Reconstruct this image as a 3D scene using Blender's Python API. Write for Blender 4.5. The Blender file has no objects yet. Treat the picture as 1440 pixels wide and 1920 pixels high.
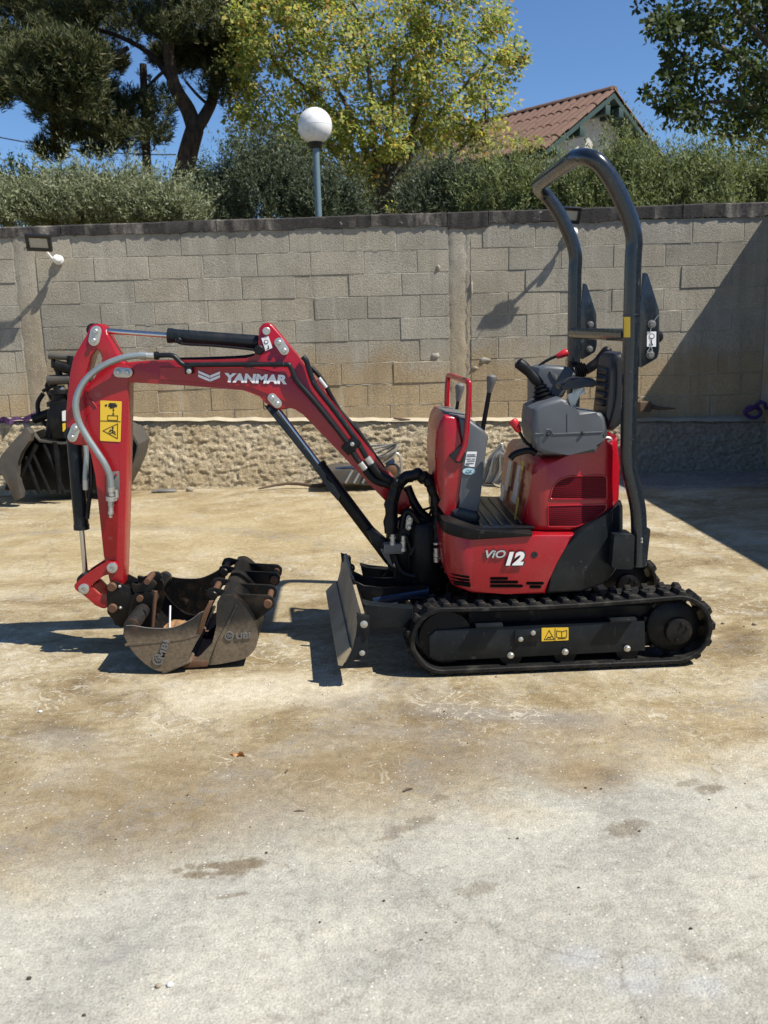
import bpy, bmesh, math, random
import numpy as np
from mathutils import Vector, Matrix, Quaternion
random.seed(7); rng = np.random.default_rng(11)
S = bpy.context.scene
C = S.collection
R_ = math.radians

# ------------------------------------------------------------------ camera
FPX, PITCH, ROLL, YAW, CAMH = 1665.0, R_(11.9), R_(1.6), R_(2.3), 1.51
_F = Vector((math.sin(YAW)*math.cos(PITCH), math.cos(YAW)*math.cos(PITCH), -math.sin(PITCH)))
_R = Vector((math.cos(YAW), -math.sin(YAW), 0)); _U = _R.cross(_F)
_R2 = _R*math.cos(ROLL) - _U*math.sin(ROLL); _U2 = _U*math.cos(ROLL) + _R*math.sin(ROLL)
CAM = Vector((0, 0, CAMH))
cd = bpy.data.cameras.new('camera'); cam = bpy.data.objects.new('camera', cd); C.objects.link(cam)
M = Matrix((( _R2.x, _U2.x, -_F.x, 0), (_R2.y, _U2.y, -_F.y, 0), (_R2.z, _U2.z, -_F.z, CAMH), (0, 0, 0, 1)))
cam.matrix_world = M
cd.sensor_fit = 'VERTICAL'; cd.sensor_height = 36; cd.sensor_width = 27; cd.lens = FPX/1920*36
cd.clip_end = 500; cd.clip_start = 0.05
cd.dof.use_dof = True; cd.dof.focus_distance = 4.1; cd.dof.aperture_fstop = 5.0
S.camera = cam
S.render.resolution_x = 768; S.render.resolution_y = 1024

# ------------------------------------------------------------------ world, sun, exposure
SUN = Vector((0.66, -0.31, 1.0)).normalized()
w = bpy.data.worlds.new('World'); S.world = w; w.use_nodes = True
nt = w.node_tree; bg = nt.nodes['Background']
sky = nt.nodes.new('ShaderNodeTexSky'); sky.sky_type = 'NISHITA'; sky.sun_disc = False
sky.sun_elevation = math.asin(SUN.z); sky.sun_rotation = math.atan2(SUN.x, SUN.y)
sky.altitude = 200; sky.air_density = 1.0; sky.dust_density = 0.0; sky.ozone_density = 10.0
nt.links.new(sky.outputs[0], bg.inputs[0]); bg.inputs[1].default_value = 0.09
sd = bpy.data.lights.new('sun', 'SUN'); sd.energy = 5.0; sd.angle = R_(0.53); sd.color = (1.0, 0.95, 0.86)
so = bpy.data.objects.new('sun', sd); C.objects.link(so)
so.rotation_euler = SUN.to_track_quat('Z', 'Y').to_euler(); so.location = (6, -3, 9)
S.view_settings.view_transform = 'Standard'; S.view_settings.look = 'None'
S.cycles.max_bounces = 5; S.cycles.diffuse_bounces = 2; S.cycles.glossy_bounces = 3; S.cycles.transmission_bounces = 3
S.view_settings.exposure = 0.53; S.view_settings.gamma = 1.0

# ------------------------------------------------------------------ measuring helpers
def at(px, py, Y):
    """point seen at photograph pixel px,py that stands in the vertical plane Y (metres from the camera)"""
    d = _F + _R2*((px-720)/FPX) + _U2*((960-py)/FPX)
    return CAM + d*(Y/d.y)
def gr(px, py, Z=0.0):
    d = _F + _R2*((px-720)/FPX) + _U2*((960-py)/FPX)
    return CAM + d*((Z-CAMH)/d.z)
def crop(ox, oy, s, pts): return [(ox+x/s, oy+y/s) for x, y in pts]
K1 = lambda p: crop(80, 580, 2.88, p)
K2 = lambda p: crop(100, 980, 2.88, p)
K3 = lambda p: crop(460, 580, 3.6, p)
K4 = lambda p: crop(580, 860, 4.3636, p)
K5 = lambda p: crop(740, 1020, 2.3226, p)
K6 = lambda p: crop(800, 640, 3.1304, p)
K7 = lambda p: crop(900, 260, 3.6, p)
K9 = lambda p: crop(920, 640, 4.8, p)

# ------------------------------------------------------------------ materials
def mk(name):
    m = bpy.data.materials.new(name); m.use_nodes = True
    n = m.node_tree.nodes; l = m.node_tree.links
    return m, n, l, n['Principled BSDF']
def ramp(n, stops, mode='LINEAR'):
    r = n.new('ShaderNodeValToRGB'); e = r.color_ramp.elements; r.color_ramp.interpolation = mode
    e[0].position, e[0].color = stops[0][0], (*stops[0][1], 1)
    e[1].position, e[1].color = stops[-1][0], (*stops[-1][1], 1)
    for p, c in stops[1:-1]:
        x = e.new(p); x.color = (*c, 1)
    return r
def g3(v): return (v, v, v)
def noise(n, l, co, scale, detail=4, rough=.55, dist=0, vec=None):
    t = n.new('ShaderNodeTexNoise'); t.inputs['Scale'].default_value = scale; t.inputs['Detail'].default_value = min(detail, 5)
    t.inputs['Roughness'].default_value = rough; t.inputs['Distortion'].default_value = dist
    if co is not None: l.new(co, t.inputs['Vector'])
    return t
def mixc(n, l, fac, a, b, mode='MIX'):
    x = n.new('ShaderNodeMix'); x.data_type = 'RGBA'; x.blend_type = mode
    for sock, v in ((x.inputs[0], fac), (x.inputs[6], a), (x.inputs[7], b)):
        if isinstance(v, (int, float)): sock.default_value = v
        elif isinstance(v, tuple): sock.default_value = (*v, 1)
        else: l.new(v, sock)
    return x.outputs[2]
def mth(n, l, op, a, b=None, clamp=False):
    x = n.new('ShaderNodeMath'); x.operation = op; x.use_clamp = clamp
    for i, v in enumerate((a, b)):
        if v is None: continue
        if isinstance(v, (int, float)): x.inputs[i].default_value = v
        else: l.new(v, x.inputs[i])
    return x.outputs[0]
def bumpn(n, l, bsdf, h, strength, dist=.01):
    b = n.new('ShaderNodeBump'); b.inputs['Strength'].default_value = strength; b.inputs['Distance'].default_value = dist
    l.new(h, b.inputs['Height']); l.new(b.outputs[0], bsdf.inputs['Normal']); return b
def pm(name, col, rough=.5, metal=0., var=.15, scale=9., bump=.0, bscale=150., dirt=None, dirt_amt=.3, coat=0., spec=.5, dscale=6., wear=None):
    m, n, l, b = mk(name)
    tc = n.new('ShaderNodeTexCoord'); co = tc.outputs['Object']
    t = noise(n, l, co, scale, 6, .6)
    lo = tuple(c*(1-var) for c in col); hi = tuple(min(1, c*(1+var)) for c in col)
    c = mixc(n, l, t.outputs[0], lo, hi)
    if dirt:
        t2 = noise(n, l, co, dscale, 8, .65)
        r = ramp(n, [(.5, g3(0)), (.72, g3(dirt_amt))]); l.new(t2.outputs[0], r.inputs[0])
        c = mixc(n, l, r.outputs[0], c, dirt)
    if wear:
        # scratches: thin stretched marks in two directions, and small chips
        for rot, sc in (((.3, .5, .2), (260, 8, 14)), ((.9, .1, 1.1), (9, 220, 12))):
            mp = n.new('ShaderNodeMapping'); mp.inputs['Rotation'].default_value = rot; mp.inputs['Scale'].default_value = sc; l.new(co, mp.inputs[0])
            q = noise(n, l, mp.outputs[0], 1., 2, .5); r = ramp(n, [(.70, g3(0)), (.76, g3(.5))]); l.new(q.outputs[0], r.inputs[0]); c = mixc(n, l, r.outputs[0], c, wear)
        q = noise(n, l, co, 55, 3, .6); r = ramp(n, [(.70, g3(0)), (.73, g3(.6))]); l.new(q.outputs[0], r.inputs[0]); c = mixc(n, l, r.outputs[0], c, wear)
    l.new(c, b.inputs['Base Color'])
    t3 = noise(n, l, co, scale*3, 4, .6)
    rr = n.new('ShaderNodeMapRange'); rr.inputs[3].default_value = max(.03, rough-.1); rr.inputs[4].default_value = min(1, rough+.12)
    l.new(t3.outputs[0], rr.inputs[0]); l.new(rr.outputs[0], b.inputs['Roughness'])
    b.inputs['Metallic'].default_value = metal; b.inputs['Coat Weight'].default_value = coat; b.inputs['Coat Roughness'].default_value = .08
    b.inputs['Specular IOR Level'].default_value = spec
    if bump:
        t4 = noise(n, l, co, bscale, 4, .6); bumpn(n, l, b, t4.outputs[0], bump, .004)
    return m
def ground_mat():
    m, n, l, b = mk('concrete_yard')
    tc = n.new('ShaderNodeTexCoord'); co = tc.outputs['Object']
    sx = n.new('ShaderNodeSeparateXYZ'); l.new(co, sx.inputs[0]); X, Y = sx.outputs[0], sx.outputs[1]
    big = noise(n, l, co, 1.1, 8, .62, .6); mid = noise(n, l, co, 4.5, 8, .68, .8); fine = noise(n, l, co, 26, 5, .78); grain = noise(n, l, co, 150, 3, .7)
    grey = ramp(n, [(.36, (.325, .312, .27)), (.5, (.405, .39, .325)), (.63, (.48, .455, .375))]); l.new(big.outputs[0], grey.inputs[0])
    tan = ramp(n, [(.32, (.155, .11, .055)), (.43, (.25, .19, .10)), (.53, (.345, .28, .168)), (.64, (.45, .388, .27))])
    wv = n.new('ShaderNodeMapping'); wv.inputs['Scale'].default_value = (.9, 1.35, 1); wv.inputs['Rotation'].default_value = (0, 0, R_(-9)); l.new(co, wv.inputs[0])
    tn = noise(n, l, wv.outputs[0], 1.7, 5, .72, .5); l.new(tn.outputs[0], tan.inputs[0])
    # silt boundary: runs aslant in front of the machine
    e = mth(n, l, 'ADD', Y, mth(n, l, 'MULTIPLY', X, -.24))
    e = mth(n, l, 'ADD', e, mth(n, l, 'MULTIPLY', mth(n, l, 'SUBTRACT', big.outputs[0], .5), 2.0))
    e = mth(n, l, 'ADD', e, mth(n, l, 'MULTIPLY', mth(n, l, 'SUBTRACT', mid.outputs[0], .5), .5))
    mr = n.new('ShaderNodeMapRange'); mr.interpolation_type = 'SMOOTHSTEP'; mr.inputs[1].default_value = 2.35; mr.inputs[2].default_value = 2.95
    l.new(e, mr.inputs[0])
    c = mixc(n, l, mr.outputs[0], grey.outputs[0], tan.outputs[0])
    # cool grey cement blooms through the silt
    r = ramp(n, [(.55, g3(0)), (.7, g3(.6))]); t = noise(n, l, co, 2.3, 8, .7, 1.2); l.new(t.outputs[0], r.inputs[0])
    c = mixc(n, l, r.outputs[0], c, (.40, .385, .345))
    # pale trowel streaks and darker scuffs
    sm = n.new('ShaderNodeMapping'); sm.inputs['Scale'].default_value = (3.2, 5.2, 1); sm.inputs['Rotation'].default_value = (0, 0, R_(20)); l.new(co, sm.inputs[0])
    st = noise(n, l, sm.outputs[0], 2.2, 5, .76, 1.1)
    r = ramp(n, [(.56, g3(0)), (.66, g3(.5))]); l.new(st.outputs[0], r.inputs[0]); c = mixc(n, l, r.outputs[0], c, (.48, .44, .35))
    r = ramp(n, [(.33, g3(.45)), (.42, g3(0))]); l.new(st.outputs[0], r.inputs[0]); c = mixc(n, l, r.outputs[0], c, (.19, .165, .125))
    r = ramp(n, [(.6, g3(0)), (.74, g3(.42))]); t = noise(n, l, co, 3.4, 6, .6, .3); l.new(t.outputs[0], r.inputs[0]); c = mixc(n, l, r.outputs[0], c, (.26, .25, .235))
    # stains with a place of their own
    def spot(c, x, y, rx, ry, rot, col, amt, edge=.35, src=None, k=.5):
        mp = n.new('ShaderNodeMapping'); mp.vector_type = 'TEXTURE'; mp.inputs['Location'].default_value = (x, y, 0); mp.inputs['Rotation'].default_value = (0, 0, rot); mp.inputs['Scale'].default_value = (rx, ry, 1)
        l.new(co, mp.inputs[0]); vl = n.new('ShaderNodeVectorMath'); vl.operation = 'LENGTH'; l.new(mp.outputs[0], vl.inputs[0])
        d = mth(n, l, 'ADD', vl.outputs['Value'], mth(n, l, 'MULTIPLY', mth(n, l, 'SUBTRACT', (src or mid).outputs[0], .5), k*4))
        q = n.new('ShaderNodeMapRange'); q.interpolation_type = 'SMOOTHSTEP'; q.inputs[1].default_value = 1+edge; q.inputs[2].default_value = 1-edge; q.inputs[3].default_value = 0; q.inputs[4].default_value = amt
        l.new(d, q.inputs[0]); return mixc(n, l, q.outputs[0], c, col)
    c = spot(c, .75, 2.74, .17, .12, 0, (.24, .165, .075), .75, .6, mid, .35)
    c = spot(c, .84, 2.72, .05, .05, 0, (.15, .11, .06), .6, .7, mid, .3)
    wet = (.16, .125, .08)
    for (x, y, rx, ry, a) in [(-.36, 2.30, .06, .04, .85), (-.31, 2.315, .035, .025, .7), (-.455, 2.275, .028, .016, .8), (-.415, 2.275, .02, .014, .6), (-.455, 2.31, .022, .014, .75), (-.425, 2.315, .02, .014, .85), (-.49, 2.275, .022, .014, .7), (-.495, 2.315, .016, .013, .6), (-.525, 2.30, .018, .014, .6),
                             (.13, 2.455, .05, .022, .6), (.19, 2.50, .05, .02, .6), (.08, 2.41, .04, .016, .5), (.26, 2.62, .035, .02, .5), (.79, 2.39, .05, .04, .65), (.84, 2.42, .04, .03, .5), (1.14, 2.60, .05, .03, .7), (1.09, 2.64, .05, .02, .5), (.31, 2.14, .06, .025, .45), (-.36, 2.17, .05, .008, .6)]:
        c = spot(c, x, y, rx, ry, R_(12), wet, a, .4, fine, .55)
    for (x, y, rx, ry, a) in [(.55, 3.22, .30, .07, .55), (.2, 3.1, .22, .06, .5), (-.05, 3.42, .12, .09, .35), (.95, 3.1, .25, .10, .45), (-1.15, 3.2, .16, .08, .4), (.0, 1.86, .09, .06, .35), (-.55, 2.0, .15, .07, .25), (.1, 1.9, .06, .08, .3)]:
        c = spot(c, x, y, rx, ry, R_(-14), (.22, .215, .21), a, .8, mid, .5)
    for (x, y, rx, ry, a) in [(.52, 1.86, .05, .035, .3), (.62, 1.76, .06, .035, .28), (.78, 1.74, .05, .035, .28), (.68, 1.83, .05, .03, .2)]:
        c = spot(c, x, y, rx, ry, 0, (.44, .46, .52), a, .9, fine, .3)
    c = spot(c, -.55, 2.75, .85, .36, R_(8), (.21, .155, .085), .62, .8, mid, .5)
    c = spot(c, .35, 2.95, .5, .2, R_(8), (.22, .165, .095), .5, .8, mid, .5)
    c = spot(c, 1.3, 3.1, .35, .13, R_(10), (.40, .31, .17), .5, .8, mid, .5)
    c = spot(c, -.3, 3.55, .55, .16, R_(-6), (.62, .56, .43), .5, .8, mid, .6)
    c = spot(c, -.9, 6.6, 2.6, 1.3, 0, (.42, .325, .165), .5, .7, mid, .6)
    c = spot(c, 3.4, 8.1, 1.3, .42, R_(4), (.20, .205, .215), .85, .3, mid, .35)
    # wrinkled skin of the screed: thin pale ridges, in patches
    for sc_, th_, m0, reg in ((7.5, .955, .50, 1), (13., .95, .53, 2)):
        rn = noise(n, l, co, sc_, 2, .5, 1.4); rg = mth(n, l, 'SUBTRACT', 1., mth(n, l, 'ABSOLUTE', mth(n, l, 'MULTIPLY', mth(n, l, 'SUBTRACT', rn.outputs[0], .5), 2.)))
        a_ = ramp(n, [(th_, g3(0)), (min(.999, th_+.035), g3(1))]); l.new(rg, a_.inputs[0])
        pn = noise(n, l, co, 1.3+.4*reg, 3, .6); b_ = ramp(n, [(m0, g3(0)), (m0+.1, g3(.62))]); l.new(pn.outputs[0], b_.inputs[0])
        zz = n.new('ShaderNodeMapRange'); zz.inputs[1].default_value = 2.4; zz.inputs[2].default_value = 3.0; zz.inputs[3].default_value = .25; l.new(Y, zz.inputs[0])
        c = mixc(n, l, mth(n, l, 'MULTIPLY', mth(n, l, 'MULTIPLY', a_.outputs[0], b_.outputs[0]), zz.outputs[0]), c, (.58, .535, .42) if reg == 1 else (.17, .135, .085))
    # arcs scrubbed by the tracks as the machine turned
    for (cx_, cy_, rad, wdt) in ((1.75, 2.25, .98, .10), (1.75, 2.25, 1.62, .11), (-1.9, 4.6, 2.3, .12)):
        vm = n.new('ShaderNodeVectorMath'); vm.operation = 'DISTANCE'; l.new(co, vm.inputs[0]); vm.inputs[1].default_value = (cx_, cy_, 0)
        dd = mth(n, l, 'ABSOLUTE', mth(n, l, 'SUBTRACT', mth(n, l, 'ADD', vm.outputs['Value'], mth(n, l, 'MULTIPLY', mth(n, l, 'SUBTRACT', mid.outputs[0], .5), .12)), rad))
        zz = n.new('ShaderNodeMapRange'); zz.interpolation_type = 'SMOOTHSTEP'; zz.inputs[1].default_value = wdt; zz.inputs[2].default_value = wdt*.4; zz.inputs[3].default_value = 0; zz.inputs[4].default_value = .5; l.new(dd, zz.inputs[0])
        br_ = ramp(n, [(.42, g3(0)), (.62, g3(1))]); l.new(st.outputs[0], br_.inputs[0])
        c = mixc(n, l, mth(n, l, 'MULTIPLY', zz.outputs[0], br_.outputs[0]), c, (.21, .195, .17))
    # joint cracks and grain
    v = n.new('ShaderNodeTexVoronoi'); v.feature = 'DISTANCE_TO_EDGE'; v.inputs['Scale'].default_value = .34
    wv2 = n.new('ShaderNodeVectorMath'); wv2.operation = 'ADD'; l.new(co, wv2.inputs[0])
    sc = n.new('ShaderNodeVectorMath'); sc.operation = 'SCALE'; sc.inputs[3].default_value = .25; l.new(mid.outputs[1], sc.inputs[0]); l.new(sc.outputs[0], wv2.inputs[1]); l.new(wv2.outputs[0], v.inputs['Vector'])
    r = ramp(n, [(0., g3(.35)), (.0016, g3(0))]); l.new(v.outputs[0], r.inputs[0]); c = mixc(n, l, r.outputs[0], c, (.15, .125, .09))
    r = ramp(n, [(.3, g3(.76)), (.7, g3(1.22))]); l.new(fine.outputs[0], r.inputs[0]); c = mixc(n, l, 1., c, r.outputs[0], 'MULTIPLY')
    r = ramp(n, [(.33, g3(.72)), (.5, g3(1.)), (.68, g3(1.2))]); l.new(grain.outputs[0], r.inputs[0]); c = mixc(n, l, 1., c, r.outputs[0], 'MULTIPLY')
    sp = n.new('ShaderNodeTexVoronoi'); sp.inputs['Scale'].default_value = 62; l.new(co, sp.inputs['Vector'])
    wn = n.new('ShaderNodeSeparateXYZ'); l.new(sp.outputs['Color'], wn.inputs[0])
    pick = mth(n, l, 'MULTIPLY', mth(n, l, 'LESS_THAN', sp.outputs['Distance'], .19), mth(n, l, 'GREATER_THAN', wn.outputs[0], .86))
    c = mixc(n, l, mth(n, l, 'MULTIPLY', pick, .75), c, (.68, .65, .57))
    pick = mth(n, l, 'MULTIPLY', mth(n, l, 'LESS_THAN', sp.outputs['Distance'], .15), mth(n, l, 'LESS_THAN', wn.outputs[0], .04))
    c = mixc(n, l, mth(n, l, 'MULTIPLY', pick, .8), c, (.09, .075, .06))
    l.new(c, b.inputs['Base Color'])
    # water still lies along the foot of the wall on the right
    mp = n.new('ShaderNodeMapping'); mp.vector_type = 'TEXTURE'; mp.inputs['Location'].default_value = (3.4, 8.15, 0); mp.inputs['Scale'].default_value = (1.4, .36, 1); l.new(co, mp.inputs[0])
    vl = n.new('ShaderNodeVectorMath'); vl.operation = 'LENGTH'; l.new(mp.outputs[0], vl.inputs[0])
    d = mth(n, l, 'ADD', vl.outputs['Value'], mth(n, l, 'MULTIPLY', mth(n, l, 'SUBTRACT', mid.outputs[0], .5), 1.6))
    q = n.new('ShaderNodeMapRange'); q.inputs[1].default_value = .75; q.inputs[2].default_value = 1.1; q.inputs[3].default_value = .22; q.inputs[4].default_value = .9; l.new(d, q.inputs[0]); l.new(q.outputs[0], b.inputs['Roughness'])
    b.inputs['Specular IOR Level'].default_value = .35
    h = mth(n, l, 'ADD', mth(n, l, 'MULTIPLY', fine.outputs[0], .9), mth(n, l, 'ADD', mth(n, l, 'MULTIPLY', grain.outputs[0], .6), mth(n, l, 'MULTIPLY', st.outputs[0], .8)))
    bumpn(n, l, b, h, .6, .012)
    return m
def block_mat(name, base, tanc, pillar=False):
    m, n, l, b = mk(name)
    g = n.new('ShaderNodeNewGeometry'); co = g.outputs['Position']
    sx = n.new('ShaderNodeSeparateXYZ'); l.new(co, sx.inputs[0])
    oi = n.new('ShaderNodeObjectInfo')
    r0 = ramp(n, [(0, tuple(c*.90 for c in base)), (.5, base), (.8, tuple(c*1.04*k for c, k in zip(base, (1.03, 1.0, .95)))), (1, tuple(c*1.08 for c in base))]); l.new(oi.outputs['Random'], r0.inputs[0])
    c = r0.outputs[0]
    big = noise(n, l, co, 1.7, 8, .65, .5); fine = noise(n, l, co, 60, 6, .7); pit = noise(n, l, co, 130, 4, .75)
    # earth splashed on the lower courses
    e = mth(n, l, 'ADD', sx.outputs[2], mth(n, l, 'MULTIPLY', mth(n, l, 'SUBTRACT', big.outputs[0], .5), 1.1))
    q = n.new('ShaderNodeMapRange'); q.interpolation_type = 'SMOOTHSTEP'; q.inputs[1].default_value = 1.38; q.inputs[2].default_value = .95; q.inputs[3].default_value = 0; q.inputs[4].default_value = .85
    if pillar: q.inputs[1].default_value = 2.3; q.inputs[2].default_value = .9; q.inputs[4].default_value = .7
    l.new(e, q.inputs[0]); c = mixc(n, l, q.outputs[0], c, tanc)
    r = ramp(n, [(.3, g3(.80)), (.7, g3(1.16))]); l.new(big.outputs[0], r.inputs[0]); c = mixc(n, l, 1., c, r.outputs[0], 'MULTIPLY')
    r = ramp(n, [(.3, g3(.78)), (.7, g3(1.2))]); l.new(fine.outputs[0], r.inputs[0]); c = mixc(n, l, 1., c, r.outputs[0], 'MULTIPLY')
    r = ramp(n, [(.34, g3(.42)), (.44, g3(.96)), (.7, g3(1.10))]); l.new(pit.outputs[0], r.inputs[0]); c = mixc(n, l, 1., c, r.outputs[0], 'MULTIPLY')
    vs = n.new('ShaderNodeMapping'); vs.inputs['Scale'].default_value = (5.5, 1, .35); l.new(co, vs.inputs[0]); sn = noise(n, l, vs.outputs[0], 1.6, 4, .65, .2)
    r = ramp(n, [(.54, g3(0)), (.68, g3(.42))]); l.new(sn.outputs[0], r.inputs[0]); c = mixc(n, l, r.outputs[0], c, (.19, .17, .135))
    r = ramp(n, [(.34, g3(.35)), (.44, g3(0))]); l.new(sn.outputs[0], r.inputs[0]); c = mixc(n, l, r.outputs[0], c, (.45, .415, .34))
    l.new(c, b.inputs['Base Color']); b.inputs['Roughness'].default_value = .95; b.inputs['Specular IOR Level'].default_value = .15
    h = mth(n, l, 'ADD', fine.outputs[0], mth(n, l, 'MULTIPLY', pit.outputs[0], .7)); bumpn(n, l, b, h, .5 if pillar else .7, .012)
    return m
def coping_mat():
    m, n, l, b = mk('weathered_coping')
    g = n.new('ShaderNodeNewGeometry'); co = g.outputs['Position']
    sx = n.new('ShaderNodeSeparateXYZ'); l.new(co, sx.inputs[0])
    mp = n.new('ShaderNodeMapping'); mp.inputs['Scale'].default_value = (1, 1, .35); l.new(co, mp.inputs[0])
    a = noise(n, l, mp.outputs[0], 3.2, 9, .7, .4); f = noise(n, l, co, 45, 6, .7); big = noise(n, l, co, .9, 3, .5)
    d = mth(n, l, 'ADD', a.outputs[0], mth(n, l, 'MULTIPLY', mth(n, l, 'SUBTRACT', big.outputs[0], .5), .7))
    r = ramp(n, [(.28, (.24, .215, .18)), (.37, (.11, .097, .082)), (.47, (.032, .028, .025)), (.75, (.018, .016, .015))]); l.new(d, r.inputs[0])
    c = r.outputs[0]
    rp = ramp(n, [(.66, g3(0)), (.72, g3(.8))]); sp = noise(n, l, co, 7, 8, .7); l.new(sp.outputs[0], rp.inputs[0]); c = mixc(n, l, rp.outputs[0], c, (.5, .46, .40))
    r2 = ramp(n, [(.3, g3(.7)), (.7, g3(1.3))]); l.new(f.outputs[0], r2.inputs[0]); c = mixc(n, l, 1., c, r2.outputs[0], 'MULTIPLY')
    l.new(c, b.inputs['Base Color']); b.inputs['Roughness'].default_value = .95; bumpn(n, l, b, f.outputs[0], .7, .012)
    return m
def rubble_mat():
    m, n, l, b = mk('rough_footing')
    g = n.new('ShaderNodeNewGeometry'); co = g.outputs['Position']
    sx = n.new('ShaderNodeSeparateXYZ'); l.new(co, sx.inputs[0])
    a = noise(n, l, co, 3, 9, .7, .5); f = noise(n, l, co, 30, 7, .7); gq = noise(n, l, co, 110, 3, .6)
    r = ramp(n, [(.3, (.42, .325, .195)), (.5, (.54, .445, .295)), (.7, (.62, .535, .385))]); l.new(a.outputs[0], r.inputs[0]); c = r.outputs[0]
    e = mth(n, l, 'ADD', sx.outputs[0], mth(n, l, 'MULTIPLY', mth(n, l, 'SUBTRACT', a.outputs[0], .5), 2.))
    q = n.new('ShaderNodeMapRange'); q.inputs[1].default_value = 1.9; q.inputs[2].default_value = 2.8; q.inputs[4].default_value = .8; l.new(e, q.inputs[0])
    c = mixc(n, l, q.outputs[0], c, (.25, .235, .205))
    r = ramp(n, [(.3, g3(.65)), (.7, g3(1.3))]); l.new(f.outputs[0], r.inputs[0]); c = mixc(n, l, 1., c, r.outputs[0], 'MULTIPLY')
    l.new(c, b.inputs['Base Color']); b.inputs['Roughness'].default_value = .97; b.inputs['Specular IOR Level'].default_value = .1
    h = mth(n, l, 'ADD', f.outputs[0], mth(n, l, 'MULTIPLY', gq.outputs[0], .4)); bumpn(n, l, b, h, 1.0, .03)
    return m
def leaf_mat(name, stops, trans=.35, rough=.55):
    m, n, l, b = mk(name)
    g = n.new('ShaderNodeNewGeometry'); r = ramp(n, stops); l.new(g.outputs['Random Per Island'], r.inputs[0])
    l.new(r.outputs[0], b.inputs['Base Color']); b.inputs['Roughness'].default_value = rough; b.inputs['Specular IOR Level'].default_value = .25
    t = n.new('ShaderNodeBsdfTranslucent'); l.new(mixc(n, l, 1., r.outputs[0], (1.2, 1.15, .55), 'MULTIPLY'), t.inputs[0])
    mx = n.new('ShaderNodeMixShader'); mx.inputs[0].default_value = trans
    l.new(b.outputs[0], mx.inputs[1]); l.new(t.outputs[0], mx.inputs[2]); l.new(mx.outputs[0], n['Material Output'].inputs[0])
    return m
def bark_mat(name, c0, c1):
    m, n, l, b = mk(name); tc = n.new('ShaderNodeTexCoord')
    mp = n.new('ShaderNodeMapping'); mp.inputs['Scale'].default_value = (1, 1, .3); l.new(tc.outputs['Object'], mp.inputs[0])
    t = noise(n, l, mp.outputs[0], 18, 7, .7, .6); r = ramp(n, [(.35, c0), (.65, c1)]); l.new(t.outputs[0], r.inputs[0]); l.new(r.outputs[0], b.inputs['Base Color'])
    b.inputs['Roughness'].default_value = .95; bumpn(n, l, b, t.outputs[0], .9, .03); return m
def steel_bucket_mat():
    m, n, l, b = mk('worn_bucket_steel'); g = n.new('ShaderNodeNewGeometry'); co = g.outputs['Position']
    sx = n.new('ShaderNodeSeparateXYZ'); l.new(co, sx.inputs[0])
    a = noise(n, l, co, 7, 8, .65, .6); f = noise(n, l, co, 60, 6, .7)
    e = mth(n, l, 'ADD', sx.outputs[2], mth(n, l, 'MULTIPLY', mth(n, l, 'SUBTRACT', a.outputs[0], .5), .16))
    q = n.new('ShaderNodeMapRange'); q.interpolation_type = 'SMOOTHSTEP'; q.inputs[1].default_value = .24; q.inputs[2].default_value = .15; l.new(e, q.inputs[0])
    c = mixc(n, l, q.outputs[0], (.024, .022, .020), (.155, .12, .082))
    r = ramp(n, [(.55, g3(0)), (.7, g3(.7))]); l.new(a.outputs[0], r.inputs[0]); c = mixc(n, l, r.outputs[0], c, (.11, .06, .03))
    r = ramp(n, [(.3, g3(.6)), (.7, g3(1.35))]); l.new(f.outputs[0], r.inputs[0]); c = mixc(n, l, 1., c, r.outputs[0], 'MULTIPLY')
    l.new(c, b.inputs['Base Color']); b.inputs['Metallic'].default_value = .25
    rr = n.new('ShaderNodeMapRange'); rr.inputs[3].default_value = .3; rr.inputs[4].default_value = .7; l.new(a.outputs[0], rr.inputs[0]); l.new(rr.outputs[0], b.inputs['Roughness'])
    bumpn(n, l, b, f.outputs[0], .25, .004); return m
def grille_mat():
    m, n, l, b = mk('perforated_red_grille'); tc = n.new('ShaderNodeTexCoord')
    mp = n.new('ShaderNodeMapping'); mp.inputs['Rotation'].default_value = (R_(90), 0, 0); mp.inputs['Scale'].default_value = (95, 95, 95); l.new(tc.outputs['Object'], mp.inputs[0])
    br = n.new('ShaderNodeTexBrick'); br.inputs['Scale'].default_value = 1; br.inputs['Mortar Size'].default_value = .11; br.inputs['Brick Width'].default_value = .9; br.inputs['Row Height'].default_value = .8
    br.inputs['Color1'].default_value = (.012, .002, .004, 1); br.inputs['Color2'].default_value = (.018, .003, .005, 1); br.inputs['Mortar'].default_value = (.22, .004, .013, 1)
    l.new(mp.outputs[0], br.inputs[0]); l.new(br.outputs[0], b.inputs['Base Color']); b.inputs['Roughness'].default_value = .6; b.inputs['Specular IOR Level'].default_value = .15
    return m

MT = {}
MT['red'] = pm('red_paint', (.33, .003, .011), .28, 0, .10, 4, coat=.15, dirt=(.25, .06, .045), dirt_amt=.28, wear=(.36, .09, .085), dscale=4)
MT['redgrip'] = pm('red_plastic', (.50, .012, .02), .4, 0, .08)
MT['char'] = pm('charcoal_paint', (.009, .012, .015), .38, 0, .2, 12, dirt=(.06, .055, .047), dirt_amt=.25, spec=.25, wear=(.14, .14, .135))
MT['rops'] = pm('charcoal_tube_paint', (.009, .013, .018), .25, 0, .15, 14, dirt=(.09, .09, .09), dirt_amt=.12, coat=.35, dscale=45, wear=(.14, .145, .15))
MT['black'] = pm('black_steel', (.006, .006, .007), .42, 0, .3, 10, dirt=(.05, .043, .033), dirt_amt=.4, wear=(.08, .075, .065), spec=0.2)
MT['rubber'] = pm('track_rubber', (.009, .009, .009), .6, 0, .3, 16, bump=.3, bscale=120, dirt=(.10, .09, .072), dirt_amt=.45, dscale=11, wear=(.10, .095, .085), spec=0.18)
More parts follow.
